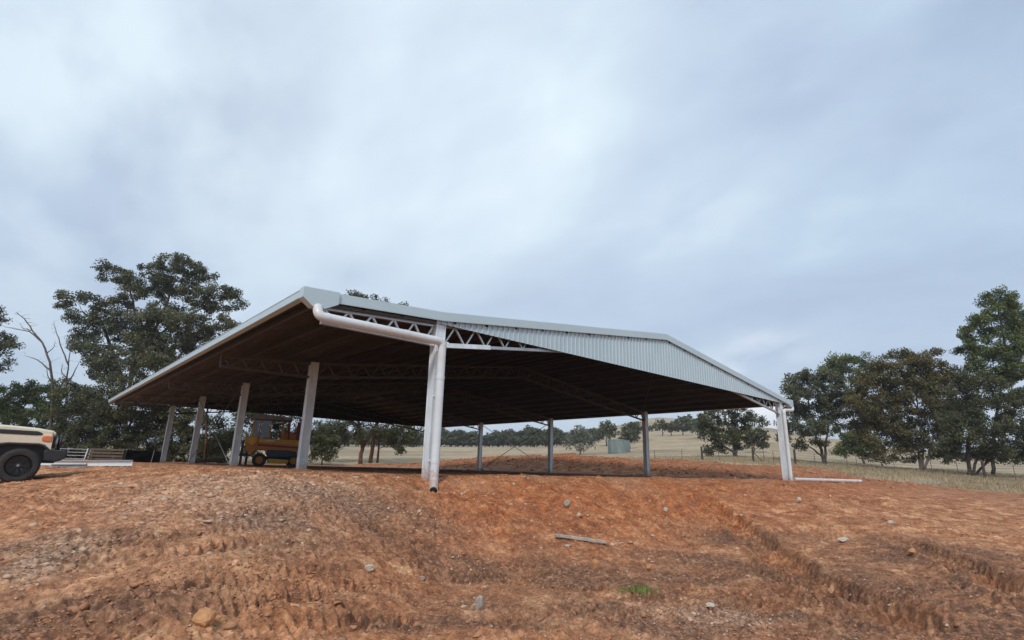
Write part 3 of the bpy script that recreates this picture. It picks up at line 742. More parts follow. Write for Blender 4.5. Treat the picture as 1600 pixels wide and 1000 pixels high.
tree('green bushy gum at the far left, above the bonnet of the beige car', 'tree', 50, (60, 716),
     [(20, 618, 26, 16), (50, 608, 26, 12), (75, 618, 26, 16), (95, 600, 18, 8), (12, 645, 28, 20), (48, 640, 30, 22), (82, 646, 30, 24), (20, 675, 24, 20), (55, 678, 30, 18), (92, 680, 26, 20), (-20, 640, 25, 25), (-25, 680, 25, 25)],
     [[(60, None), (62, 670), (55, 630)], [.7, (60, 690), (30, 650), (15, 625)]], 'leafbright', 'bark', r0=.2, dens=1.55)
tree('gum cut off by the left edge, its branch ends hanging in the sky', 'tree', 47, (-70, 716),
     [(-4, 488, 8, 7), (-20, 500, 22, 14), (-5, 530, 22, 14), (8, 538, 16, 10), (-10, 558, 24, 13), (2, 572, 14, 8), (-50, 520, 35, 30), (-60, 570, 35, 30), (-50, 600, 30, 20)],
     [[(-70, None), (-68, 640), (-55, 580), (-30, 540), (-5, 530)]], 'leafgum', 'bark', r0=.3, dens=1.6)
# dead trees
def dead(label, depth, base, stems, bark, r0):
    B0 = at(base[0], base[1], depth); B0[2] = gz(B0[0], B0[1])-.05; root = thing('dead_tree', tuple(B0), label, 'dead tree')
    tb = MB(); mpp = depth/F
    for st in stems:
        k = st[0]; pts = [at(x, y, depth+rng.normal()*.15) if y is not None else B0 for x, y in st[1:]]
        out_ = []; 
        for i in range(len(pts)-1):
            for q in (0, .33, .66): out_.append(pts[i]*(1-q)+pts[i+1]*q+rng.normal(size=3)*mpp*.5*(q > 0))
        out_.append(pts[-1]); n = len(out_); tb.tube(out_, [r0*k*(1-.8*i/(n-1)) for i in range(n)], 7)
        for i in range(n//3, n):                      # side twigs
            if rng.random() < .75:
                d_ = rng.normal(size=3); d_[2] = abs(d_[2])*.6; q = out_[i]+d_*mpp*6; tb.tube(bend(out_[i], q, 3, .12), [r0*k*.16, r0*k*.12, r0*k*.09, r0*k*.05], 4)
                q2 = q+rng.normal(size=3)*mpp*4; tb.tube(bend(q, q2, 2, .1), [r0*k*.06]*2+[r0*k*.04], 4)
    tb.build('trunk', M[bark], root, smooth=True)
dead('tall bare dead tree with a forked top leaning left against the sky', 44, (78, 716),
     [(1, (78, None), (80, 650), (82, 604), (78, 566), (66, 535), (50, 516), (38, 498), (26, 488)), (.5, (66, 535), (46, 518), (24, 514), (4, 509)), (.5, (78, 578), (58, 562), (40, 556)),
      (.35, (50, 516), (38, 514), (30, 505)), (.35, (73, 552), (82, 545), (86, 532)), (.4, (82, 600), (74, 585), (72, 570))], 'barkdead', .125)
dead('smaller pale dead tree just right of the tall bare one', 46, (104, 716),
     [(1, (104, None), (103, 650), (104, 596), (107, 566), (112, 534)), (.6, (107, 570), (98, 548), (88, 520), (84, 502)), (.7, (104, 600), (114, 586), (124, 566)), (.5, (104, 590), (96, 580), (98, 568)), (.4, (112, 540), (120, 528), (118, 518))], 'barkdead', .11)
# behind the shed
tree('tall gum behind the shed with twin red-brown trunks seen under the roof', 'tree', 64, (572, 718),
     [(552, 464, 15, 6), (572, 468, 18, 7), (596, 476, 14, 6), (630, 482, 12, 5), (600, 500, 45, 16), (560, 500, 30, 20), (560, 560, 50, 40), (620, 560, 45, 36), (520, 668, 30, 10), (548, 664, 24, 12), (600, 672, 34, 14), (636, 672, 26, 12), (575, 640, 45, 20), (560, 684, 16, 10), (608, 688, 14, 10), (640, 690, 14, 8), (628, 702, 10, 6), (530, 690, 14, 9), (510, 680, 20, 14)],
     [[(563, None), (566, 695), (560, 660), (555, 600), (560, 500)], [1, (580, None), (583, 690), (590, 650), (600, 580), (600, 500)], [.6, (592, None), (592, 690), (585, 650)], [.5, (566, 705), (578, 680), (584, 664)]],
     'leafdark', 'barkred', r0=.42, dens=1.5)
tree('dark round bush behind the orange machine, right of the second column', 'bush', 58, (510, 716),
     [(500, 680, 20, 16), (512, 695, 16, 16), (498, 706, 18, 13), (480, 670, 20, 16), (515, 712, 7, 8)], [[(504, None), (504, 690)]], 'leafdark', 'bark', r0=.14, dens=1.6, name='bush')
tree('brown trunked gum standing behind the fourth left column', 'tree', 40, (321, 720),
     [(335, 600, 40, 30), (300, 610, 30, 25), (380, 610, 40, 30), (345, 660, 16, 12), (360, 690, 14, 14), (340, 700, 12, 12)],
     [[1, (321, None), (322, 690), (322, 650), (326, 610), (335, 590)], [.35, (322, 700), (336, 680), (345, 660)], [.6, (326, 625), (355, 615), (380, 605)]], 'leafdark', 'barkred', r0=.17, dens=1.3)
tree('dark gum behind the orange machine with bright sky between its leaves', 'tree', 58, (420, 716),
     [(380, 640, 40, 26), (430, 640, 36, 22), (385, 680, 26, 22), (425, 676, 24, 20), (455, 684, 22, 14), (405, 702, 30, 13), (450, 706, 26, 10), (350, 690, 22, 20), (470, 645, 26, 10)],
     [[(420, None), (424, 680), (410, 640)], [.7, (440, None), (446, 680), (455, 640)]], 'leafdark', 'bark', r0=.22, dens=1.25)
# far tree line across the paddock: one of each kind, then copies
def copy_thing(src, loc, rz, sc):
    r = src.copy(); COL.objects.link(r); r.location = loc; r.rotation_euler = (0, 0, rz); r.scale = (sc[0], sc[0], sc[1])
    for ch in src.children:
        c_ = ch.copy(); COL.objects.link(c_); c_.parent = r
    return r
FARL = 'grey-green gum in the far row of trees across the paddock'
FARG = 'gum trees in the far row across the paddock'
protos = []
for k, bl in enumerate([[(700, 684, 9, 6), (692, 689, 7, 5), (709, 689, 8, 5), (700, 692, 12, 4), (696, 680, 5, 3)],
                        [(760, 685, 12, 7), (750, 690, 7, 4), (771, 690, 8, 5), (760, 693, 14, 3), (764, 679, 6, 3)],
                        [(820, 683, 8, 7), (813, 689, 7, 5), (827, 690, 7, 4), (820, 693, 10, 3), (822, 677, 4, 3)]]):
    cxp = bl[0][0]
    protos.append(tree(FARL, 'tree', 196, (cxp, 697), bl, [[(cxp, None), (cxp, 688)]], 'leafdark', 'bark', L=.62, dens=1.9, r0=.25, group=FARG, cl=.36, twigs=0))
def on_ground(px, depth): 
    p = at(px, 700, depth); return Vector((p[0], p[1], gz(p[0], p[1])))
k = 0; xs_ = list(np.arange(470, 925, 12.5))
for i, pxx in enumerate(xs_):
    for row in range(2):
        dpt = 190+row*16+rng.random()*10; x_ = pxx+rng.normal()*3+row*6
        s_ = .95+.35*rng.random()
        if 740 < x_ < 775: s_ *= .8
        if 810 < x_ < 850: s_ *= 1.2
        if i < 3 and row == 0: o = protos[i]; o.location = on_ground(x_, dpt); continue
        copy_thing(protos[k % 3], on_ground(x_, dpt), rng.random()*6.28, (s_*(1+.2*rng.random()), s_*(.9+.2*rng.random()))); k += 1
# mid distance, right of the far row
tree('pale half bare grey tree standing left of the small iron tank', 'tree', 96, (906, 712),
     [(905, 672, 13, 8), (895, 682, 12, 9), (915, 684, 12, 10), (925, 692, 10, 8), (905, 696, 14, 9), (888, 694, 8, 8)],
     [[(908, None), (906, 698), (900, 680), (897, 668)], [.8, (908, 705), (914, 690), (918, 674)], [.6, (908, 706), (895, 696), (888, 684)], [.6, (912, 705), (924, 696), (932, 686)]], 'leafgrey', 'barkpale', r0=.3, dens=.75, cl=.55)
def mid(label, depth, base, bl, leaf='leafdark', r0=.3, dens=1.7, group=None):
    return tree(label, 'tree', depth, base, bl, [[(base[0], None), (base[0], base[1]-8), (bl[0][0], bl[0][1])]], leaf, 'bark', r0=r0, dens=dens, cl=.5, group=group, L=4*depth/F)
mid('round dark gum on the slope left of the third right column', 150, (947, 688), [(949, 668, 13, 9), (940, 674, 9, 7), (958, 675, 9, 8), (949, 661, 8, 4), (948, 680, 10, 5)])
mid('gum just behind the third right column, its crown split by the post', 150, (996, 690), [(996, 666, 13, 8), (985, 668, 12, 8), (1012, 668, 8, 5), (978, 674, 8, 6), (992, 676, 10, 5)])
mid('small dark gum low on the slope right of the iron tank', 120, (983, 694), [(984, 680, 14, 8), (974, 684, 8, 6), (994, 685, 8, 5), (983, 688, 9, 3)])
mid('small round gum alone on the brow of the hill', 170, (1035, 680), [(1033, 663, 10, 7), (1026, 667, 7, 5), (1041, 668, 6, 5)])
mid('wide gum on the brow of the hill, left of the big near tree', 172, (1067, 680), [(1066, 660, 16, 10), (1055, 666, 11, 7), (1080, 664, 12, 9), (1072, 653, 9, 4), (1068, 670, 16, 4)])
mid('small blue grey gum on the brow beside the wide one', 168, (1049, 680), [(1050, 664, 7, 6), (1046, 670, 6, 4)], 'leafgum')
mid('hazy gum behind the big near tree on the hill', 150, (1094, 684), [(1095, 660, 12, 10), (1090, 670, 10, 7)], 'leafgum')
for (px_, py_, dp_) in [(1038, 652, 600), (1025, 653, 590), (1010, 655, 600)]:
    pass
tree('large leafy gum with a thick trunk, framed under the right end of the roof', 'tree', 66, (1149, 722),
     [(1112, 640, 20, 10), (1145, 632, 28, 11), (1105, 655, 17, 12), (1135, 655, 22, 14), (1162, 650, 14, 12), (1108, 676, 16, 12), (1130, 680, 24, 16), (1155, 678, 20, 15), (1112, 697, 10, 8), (1125, 702, 9, 5), (1150, 697, 14, 6), (1168, 666, 8, 9), (1094, 660, 6, 9), (1107, 706, 5, 4)],
     [[(1149, None), (1149, 702), (1146, 685), (1135, 660), (1130, 640)], [.6, (1149, 708), (1136, 700), (1120, 690), (1110, 680)], [.6, (1149, 695), (1158, 675), (1160, 655)]], 'leafdark', 'barkpale', r0=.5, dens=1.65, cl=.75)
tree('slim gum on the slope left of the corner column', 'tree', 82, (1178, 724),
     [(1180, 654, 13, 8), (1188, 660, 10, 7), (1176, 672, 14, 10), (1190, 680, 13, 9), (1182, 692, 12, 8), (1194, 695, 8, 8), (1170, 690, 9, 9)],
     [[(1178, None), (1178, 700), (1180, 670)]], 'leafgum', 'bark', r0=.2, dens=1.6, cl=.6)
# right-hand trees beyond the fence
tree('round dark grey-green gum immediately right of the corner column', 'tree', 57, (1289, 728),
     [(1272, 584, 24, 10), (1296, 590, 22, 12), (1248, 596, 22, 14), (1312, 606, 16, 14), (1236, 614, 16, 14), (1270, 612, 30, 18), (1300, 625, 22, 18), (1245, 640, 24, 18), (1280, 642, 28, 20), (1312, 644, 14, 16), (1232, 660, 14, 12), (1260, 668, 24, 15), (1295, 668, 22, 15), (1230, 684, 12, 12), (1250, 694, 14, 7), (1280, 690, 12, 5), (1225, 640, 9, 9), (1317, 625, 9, 9)],
     [[(1289, None), (1280, 696), (1270, 670), (1262, 640), (1265, 600)], [.8, (1293, None), (1290, 690), (1296, 650), (1300, 610)], [.6, (1286, 715), (1268, 700), (1252, 690)]], 'leafgum', 'bark', r0=.28, dens=1.9)
tree('fresh green topped gum behind and right of the round dark one', 'tree', 66, (1352, 730),
     [(1312, 564, 20, 9), (1336, 560, 18, 8), (1296, 574, 13, 8), (1352, 570, 14, 9), (1322, 580, 26, 12), (1350, 588, 12, 9), (1336, 596, 16, 9), (1340, 690, 22, 18), (1325, 700, 22, 14), (1350, 672, 14, 12), (1360, 705, 22, 12), (1328, 680, 14, 12)],
     [[(1352, None), (1345, 690), (1333, 650), (1330, 600), (1325, 575)], [.6, (1345, 690), (1350, 630), (1345, 585)], [.45, (1335, 660), (1324, 630), (1320, 600)]], 'leafbright', 'barkpale', r0=.24, dens=2.0)
tree('broad brown-green gum with pale limbs in the middle of the right hand row', 'tree', 53, (1440, 735),
     [(1420, 570, 30, 14), (1340, 625, 18, 20), (1380, 650, 30, 24), (1485, 640, 18, 20), (1378, 568, 20, 12), (1404, 556, 22, 9), (1430, 562, 24, 11), (1455, 554, 16, 8), (1362, 590, 24, 16), (1395, 590, 30, 20), (1432, 590, 30, 20), (1465, 580, 24, 16), (1482, 600, 18, 18), (1355, 620, 24, 20), (1392, 630, 32, 22), (1435, 630, 34, 22), (1475, 635, 24, 22), (1358, 655, 26, 18), (1400, 665, 32, 20), (1450, 668, 32, 20), (1362, 690, 20, 14), (1395, 698, 24, 12), (1470, 695, 24, 14), (1490, 665, 18, 18), (1435, 700, 22, 9), (1378, 712, 22, 9), (1410, 680, 34, 14), (1415, 716, 18, 6), (1472, 714, 20, 8), (1345, 640, 18, 18), (1340, 675, 14, 16), (1450, 600, 26, 22), (1400, 610, 26, 20), (1345, 600, 12, 10)],
     [[(1440, None), (1436, 705), (1415, 680), (1395, 650), (1382, 610)], [.8, (1443, None), (1442, 690), (1434, 640), (1430, 590)], [.8, (1452, None), (1456, 695), (1466, 650), (1490, 600)], [.5, (1436, 705), (1410, 694), (1390, 660)], [.5, (1434, 640), (1418, 610), (1395, 580)], [.5, (1466, 650), (1462, 610), (1458, 575)]], 'leafbrown', 'barkpale', r0=.25, dens=1.75)
tree('tallest gum at the right edge, with an open crown reaching high', 'tree', 50, (1548, 732),
     [(1553, 460, 16, 9), (1572, 468, 14, 10), (1544, 478, 16, 10), (1536, 500, 16, 14), (1514, 508, 13, 9), (1506, 528, 12, 14), (1512, 550, 18, 12), (1534, 540, 18, 16), (1560, 488, 22, 12), (1590, 484, 18, 14), (1566, 510, 20, 14), (1590, 520, 14, 16), (1556, 556, 18, 12), (1584, 556, 18, 15), (1598, 580, 14, 16), (1578, 590, 12, 10), (1610, 500, 14, 20), (1622, 540, 18, 22), (1610, 620, 20, 20), (1594, 612, 10, 8), (1545, 580, 16, 10), (1640, 580, 20, 25), (1570, 540, 24, 18), (1545, 520, 16, 12), (1580, 470, 12, 9), (1600, 540, 16, 18), (1560, 590, 22, 14), (1575, 575, 18, 14), (1530, 570, 16, 12), (1596, 505, 14, 12)],
     [[(1548, None), (1552, 690), (1560, 630), (1572, 570), (1566, 510), (1556, 470)], [.7, (1560, 630), (1535, 580), (1518, 535)], [.7, (1565, 600), (1595, 560), (1600, 500)]], 'leafbright', 'bark', r0=.26, dens=1.8)
tree('dense dark green drooping tree at the right, in front of the tallest gum', 'tree', 45, (1515, 740),
     [(1520, 585, 20, 12), (1545, 600, 24, 14), (1505, 610, 22, 16), (1530, 630, 32, 20), (1570, 630, 28, 20), (1500, 650, 26, 20), (1545, 665, 34, 22), (1590, 660, 26, 22), (1505, 690, 26, 18), (1545, 700, 30, 16), (1585, 698, 26, 14), (1620, 680, 26, 24), (1520, 712, 26, 7), (1480, 690, 14, 12), (1485, 660, 16, 20), (1560, 715, 26, 9), (1600, 712, 22, 12), (1488, 712, 16, 9), (1600, 620, 22, 18)],
     [[(1508, None), (1512, 700), (1520, 650), (1530, 600)], [.8, (1520, None), (1530, 705), (1545, 660)], [.7, (1546, None), (1556, 705), (1580, 660)]], 'leafdark', 'bark', r0=.26, dens=2.0)
for q in [('low green shrub under the tallest right hand gum, at the photo edge', 47, (1590, 735), [(1580, 718, 14, 7), (1600, 712, 16, 9), (1612, 722, 12, 7)])]:
    tree(q[0], 'shrub', q[1], q[2], q[3], [], 'leafolive', 'bark', dens=1.3, name='shrub')

# ------------------------------------------------------------------ wire fence
def fence():
    posts = [(1023, 717, 0), (1066, 718, 0), (1098, 719, 1), (1124, 721, 0), (1178, 723, 1), (1195, 725, 0), (1210, 726, 0), (1244, 731, 1), (1275, 733, 0), (1326, 739, 0), (1341, 741, 0), (1400, 745, 0), (1459, 750, 0), (1500, 754, 0), (1542, 758, 1), (1590, 763, 0), (1650, 768, 1)]
    a = at(1023, 717, 55); bq = at(1650, 768, 38)
    def inter(px):
        lo, hi = 0., 1.
        for _ in range(40):
            mq = (lo+hi)/2; p = a*(1-mq)+bq*mq
            if proj(p)[0] < px: lo = mq
            else: hi = mq
        return a*(1-lo)+bq*lo
    P_ = []
    for (px_, py_, big) in posts:
        p = inter(px_); p[2] = gz(p[0], p[1]); P_.append((p, big))
    root = thing('wire_fence', tuple(P_[7][0]), 'post and wire farm fence with dark pickets running below the right hand trees', 'fence')
    for p, big in P_:
        h = 1.32 if big else 1.08; mb = MB(); lx = rng.normal()*.05
        if big: mb.tube([(p[0], p[1], p[2]-.3), (p[0]+lx, p[1], p[2]+h*.5), (p[0]+lx*1.6, p[1], p[2]+h)], [.10, .095, .09], 9)
        else:
            mb.box(p[0]-.03, p[0]+.03, p[1]-.006, p[1]+.006, p[2]-.3, p[2]+h); mb.box(p[0]-.006, p[0]+.006, p[1]-.03, p[1]-.0062, p[2]-.3, p[2]+h-.01)
        mb.build('post', M['post' if big else 'picket'], root, label='thick dark timber strainer post' if big else None)
    s0 = P_[4][0]; MB().tube([(s0[0], s0[1], s0[2]+.9), (s0[0]+1.5, s0[1]-.3, s0[2]+.02)], .04, 6).build('stay', M['picket'], root)
    for hh in (.2, .42, .64, .86, 1.04):
        mb = MB()
        for (p, _), (q, _) in zip(P_[:-1], P_[1:]):
            p0 = Vector((p[0], p[1], p[2]+hh)); q0 = Vector((q[0], q[1], q[2]+hh)); mid_ = p0.lerp(q0, .5)-Vector((0, 0, .03)); mb.tube([p0, mid_, q0], .008, 4, caps=False)
        mb.build('wire', M['wire'], root)
fence()
# small iron tank on the paddock
tp = on_ground(967, 100)
tk = thing('water_tank', tuple(tp), 'small weathered grey-green corrugated iron tank beyond the soil berm', 'water tank')
R_ = 17.5*100/F*.98; H_ = 19*100/F
mb = MB(); prof = [(R_+(.02 if i % 2 else -.02), z) for i, z in enumerate(np.linspace(-.1, H_, 44))]; mb.lathe(prof, (tp.x, tp.y, tp.z), (0, 0, 1), 40); mb.build('tank_wall', M['tank'], tk, smooth=True)
MB().lathe([(R_+.05, H_-.01), (R_+.05, H_+.02), (R_*.5, H_+.12), (.01, H_+.2)], (tp.x, tp.y, tp.z), (0, 0, 1), 40).build('tank_roof', M['tank'], tk)

# ------------------------------------------------------------------ orange machine under the roof
g0 = at(410, 731, 27.0); mloc = (g0[0], g0[1], gz(g0[0], g0[1]))
rz = -math.atan2(g0[0]-CAM[0], g0[1]-CAM[1])
mach = thing('rough_terrain_loader', mloc, 'old orange and yellow cab machine parked under the shed roof behind the left columns', 'loader', rz=rz)
def ML(px, py): return ((px-410)*.0292, (731-py)*.0318)
def mbuild(mb, name, mat, par=mach, **k): return mb.build(name, M[mat], par, local=True, **k)
def mp_(poly): return [ML(*p) for p in poly]
def mprism(poly, y0, y1, name, mat, par=mach, **k): return mbuild(MB().prism(mp_(poly), y0, y1), name, mat, par, **k)
body = mprism([(376, 688), (465, 689), (468, 702), (465, 712), (412, 712), (410, 706), (396, 706), (390, 714), (385, 714), (378, 700)], .0, 1.5, 'body', 'orange', bevel=.03)
mprism([(376, 686), (396, 686), (396, 695), (390, 700), (378, 695)], -.06, 1.55, 'nose_panel', 'yellow', bevel=.03)
mprism([(397, 697), (464, 699), (464, 702), (398, 700)], -.012, .02, 'side_stripe', 'redpaint', body)
mprism([(398, 688), (464, 689), (464, 696), (398, 694)], -.02, .015, 'side_panel', 'yellow', body)
mprism([(384, 650), (447, 653), (449, 658), (380, 658)], -.12, 1.6, 'cab_roof', 'greyroof', bevel=.03)
for q, c_ in ((397, 'orange'), (414, 'orange'), (434, 'orange'), (445, 'redpaint'), (386, 'yellow')):
    for y in (.03, 1.42):
        mprism([(q-1.2, 658.5), (q+1.2, 658.5), (q+1.2, 688), (q-1.2, 688)], y, y+.06, 'cab_post', c_)
mprism([(399, 660), (412.5, 660), (412.5, 687), (399, 687)], .05, .06, 'side_window', 'glass')
mprism([(388, 660), (395.5, 660), (395.5, 686), (388, 686)], .05, .06, 'side_window', 'glass')
mprism([(403, 672), (411, 672), (412, 687), (402, 687)], .5, 1.0, 'seat', 'blackpl', bevel=.04)
mprism([(417, 664), (427, 664), (429, 672), (418, 672)], .3, 1.1, 'control_box', 'blackpl', bevel=.03)
mprism([(436, 676), (462, 678), (462, 688.5), (436, 688.5)], .2, 1.3, 'engine_cover', 'orange', bevel=.04)
mprism([(458, 660), (464, 660), (466, 689), (458, 689)], .1, .25, 'rear_frame', 'redpaint')
mprism([(413, 705.5), (446, 705), (462, 707), (462, 714), (447, 717), (416, 717), (412, 712)], -.03, 1.4, 'fuel_tank', 'bluetank', bevel=.05)
mprism([(417, 719), (450, 720), (449, 726), (419, 726)], -.05, .25, 'step', 'yellow', bevel=.015)
mprism([(392, 715), (462, 716), (462, 721), (392, 721)], .35, 1.1, 'chassis', 'blackpl')
for q, y0 in ((374, .1), (382, .9)):
    mprism([(q-2, 694), (q+2, 694), (q+2, 729), (q-2, 729)], y0, y0+.1, 'mast_rail', 'bluetank')
mprism([(366, 712), (388, 712), (388, 716), (366, 716)], .1, 1.3, 'mast_bar', 'bluetank')
mprism([(358, 685), (365, 685), (365, 693), (357.5, 693)], .1, .5, 'lamp_box', 'yellow', bevel=.02)
mprism([(361, 655), (363, 655), (363, 685), (361, 685)], .2, .26, 'lamp_post', 'yellow')
for wx in (403, 458):
    for y in (-.02, 1.2):
        X_, Z_ = ML(wx, 721.3); r = .33
        wh = mbuild(MB().lathe([(r*.55, 0), (r*.9, .0), (r, .05), (r, .25), (r*.9, .3), (r*.55, .3)], (X_, y, Z_), (0, 1, 0), 26), 'wheel', 'rubber', smooth='auto')
        mbuild(MB().lathe([(.001, .03), (r*.3, .03), (r*.34, .06), (r*.56, .04), (r*.56, .26), (.001, .26)], (X_, y, Z_), (0, 1, 0), 20), 'rim', 'orange', wh)
        if y < 0:
            tr = MB()
            for i in range(22):
                a_ = 2*math.pi*i/22; c_, s2 = math.cos(a_), math.sin(a_)
                tr.bar((X_+c_*r, y+.02, Z_+s2*r), (X_+c_*r, y+.28, Z_+s2*r), .035, .03, up=(c_, 0, s2))
            mbuild(tr, 'tread', 'rubber', wh)
# faded white lettering on the side panel
cu = bpy.data.curves.new('side_lettering', 'FONT'); cu.body = 'LIFTING'; cu.size = .16; cu.extrude = .003
dep = bpy.data.objects.new('side_lettering', cu)
bpy.data.objects.remove(dep)
mb = MB(); xx = ML(409, 0)[0]; z0 = ML(0, 692.2)[1]
for i, wd in enumerate([.03, .045, .05, .02, .05, .045, .04]):          # too faded to read: seven small pale strokes
    mb.box(xx, xx+wd, -.026, -.021, z0, z0+.055); xx += wd+.02
mbuild(mb, 'side_lettering', 'white', body)
# loose light poles leaning near the braces
# ------------------------------------------------------------------ sand coloured off-roader at the left
hub = at(28.5, 727, 13.75); gzv = gz(hub[0], hub[1]); WR = .43
vrz = math.radians(-1.5)
car = thing('off_road_car', (hub[0], hub[1]+.0, gzv-.02), 'sand beige off-road car with big black tyres, cut by the left edge', 'car', rz=vrz)
# local: +x forward, origin under the near front wheel, the car extends to +y (away)
def cb(mb, name, mat, par=car, **k): return mb.build(name, M[mat], par, local=True, **k)
FXF = .0
while proj((hub[0]+FXF, hub[1], gzv+.7))[0] < 104: FXF += .01
print('bumper front', FXF, 'ground', gzv, 'target wheel bottom', proj((hub[0], hub[1], gzv)), proj((hub[0], hub[1], gzv+2*WR)))
BW = 1.75; BL = FXF-.36; print('BL', BL)
def arch(cx_, r, z0, n=9): return [(cx_+r*math.cos(a), z0+r*math.sin(a)) for a in np.linspace(math.pi*.02, math.pi*.98, n)]
# wing/fender: side panels with wheel arch
def archpoly(cx_, w, top, zb):
    return [(cx_+w*.98, zb), (cx_+w*.72, top-.02), (cx_+w*.5, top), (cx_-w*.6, top), (cx_-w*.85, top-.05), (cx_-w*1.1, zb)]
FT = 1.20
side = [(BL, .82), (BL, 1.08), (BL-.02, 1.22), (-1.25, 1.24), (-1.25, .50), (-.62, .50)]+list(reversed(archpoly(0, .56, .98, .84)))
side = [(BL-.0, .84), (BL+.0, 1.12), (BL-.03, 1.235), (-1.3, 1.26), (-1.3, .50), (-.66, .50)]+[(-.60, .86), (-.46, .955), (-.30, .985), (.30, .985), (.42, .955), (.56, .84)]
bodyc = cb(MB().prism(side, -.10, .06), 'front_wing', 'beige', bevel=.02)
cb(MB().prism(side, BW-.26, BW-.10), 'front_wing', 'beige', bevel=.02)
cb(MB().box(-1.2, BL-.06, .08, BW-.28, .55, 1.2), 'engine_bay', 'blackpl')
# fender flare lip
cb(MB().prism([(.56, .84), (.42, .955), (.30, .985), (-.30, .985), (-.46, .955), (-.60, .86), (-.66, .50), (-.60, .5), (-.54, .84), (-.42, .925), (-.28, .95), (.28, .95), (.385, .93), (.50, .83)], -.125, -.05), 'wheel_arch', 'blackpl', bodyc)
# bonnet, crowned
bon = MB(); prof = [(BL+.03, 1.21), (BL+.05, 1.27), (BL-.03, 1.335), (BL-.35, 1.385), (-.3, 1.42), (-1.3, 1.45), (-1.3, 1.245), (BL-.05, 1.20)]
bon.prism(prof, .02, BW-.22); cb(bon, 'bonnet', 'beige', bevel=.035)
cb(MB().prism([(BL-.02, 1.20), (BL-.04, 1.31), (BL-.35, 1.355), (-.3, 1.39), (-1.3, 1.42), (-1.3, 1.25)], -.085, .03), 'bonnet_side', 'beige', bevel=.02)
st = [(-1.25, 1.215), (.22, 1.195), (.30, 1.205), (.335, 1.235), (.30, 1.265), (.22, 1.30), (-1.25, 1.325)]
cb(MB().prism(st, -.118, -.07), 'side_vent_trim', 'blackpl', bodyc, bevel=.012)
ind = [(BL-.20, 1.035), (BL-.03, 1.035), (BL-.03, 1.19), (BL-.20, 1.19)]
cb(MB().prism([(BL-.225, 1.06), (BL-.08, 1.04), (BL-.02, 1.06), (BL-.025, 1.19), (BL-.20, 1.19), (BL-.235, 1.15)], -.125, -.07), 'indicator', 'amber', bevel=.018)
# grille and headlamps
gr_ = cb(MB().box(BL+.0, BL+.07, .05, BW-.25, .90, 1.19), 'grille', 'blackpl', bevel=.02)
for k in range(5): cb(MB().box(BL+.07, BL+.085, .35, BW-.55, .94+k*.048, .955+k*.048), 'grille_bar', 'rim', gr_)
for y in (.17, BW-.37): cb(MB().lathe([(.001, 0), (.11, 0), (.115, .02), (.09, .045), (.001, .055)], (BL+.06, y, 1.06), (1, 0, 0), 24), 'headlight', 'lens', smooth='auto')
# steel bumper with end wings
bp_ = cb(MB().prism([(.47, .56), (.42, .82), (.50, .845), (FXF-.05, .845), (FXF, .80), (FXF, .66), (FXF-.10, .58), (.7, .535)], -.12, BW-.05), 'bumper', 'blackpl', bevel=.03)
cb(MB().tube([(BL+.16, .1, .84), (BL+.17, .1, 1.0), (BL+.16, .1, 1.17), (BL+.16, .35, 1.22), (BL+.16, BW-.55, 1.22), (BL+.16, BW-.3, 1.17), (BL+.17, BW-.3, .84)], .03, 10), 'bull_bar', 'blackpl', smooth=True)
# cab and tray
cb(MB().prism([(-1.3, .48), (-1.3, 1.42), (-1.75, 1.47), (-2.05, 2.02), (-3.35, 2.04), (-3.4, .48)], -.08, BW-.12), 'cab', 'beige', bevel=.04)
cb(MB().prism([(-1.85, 1.45), (-2.1, 1.94), (-2.65, 1.95), (-2.65, 1.42)], -.095, -.078), 'side_window', 'glass')
cb(MB().prism([(-1.72, 1.50), (-2.0, 1.99), (-2.02, 1.99), (-1.74, 1.5)], .05, BW-.25), 'windscreen', 'glass')
cb(MB().prism([(-1.42, .56), (-1.42, 1.40), (-1.8, 1.42), (-2.68, 1.40), (-2.68, .56)], -.092, -.075), 'door', 'beige', bevel=.006)
cb(MB().box(-5.3, -3.5, -.1, BW-.1, .85, .95).box(-5.3, -5.26, -.1, BW-.1, .95, 1.2).box(-5.25, -3.5, -.1, -.06, .96, 1.2).box(-5.25, -3.5, BW-.14, BW-.1, .96, 1.2), 'tray', 'blackpl')
cb(MB().box(-5.2, .7, .3, .42, .5, .62).box(-5.2, .7, BW-.6, BW-.48, .5, .62), 'chassis_rail', 'blackpl')
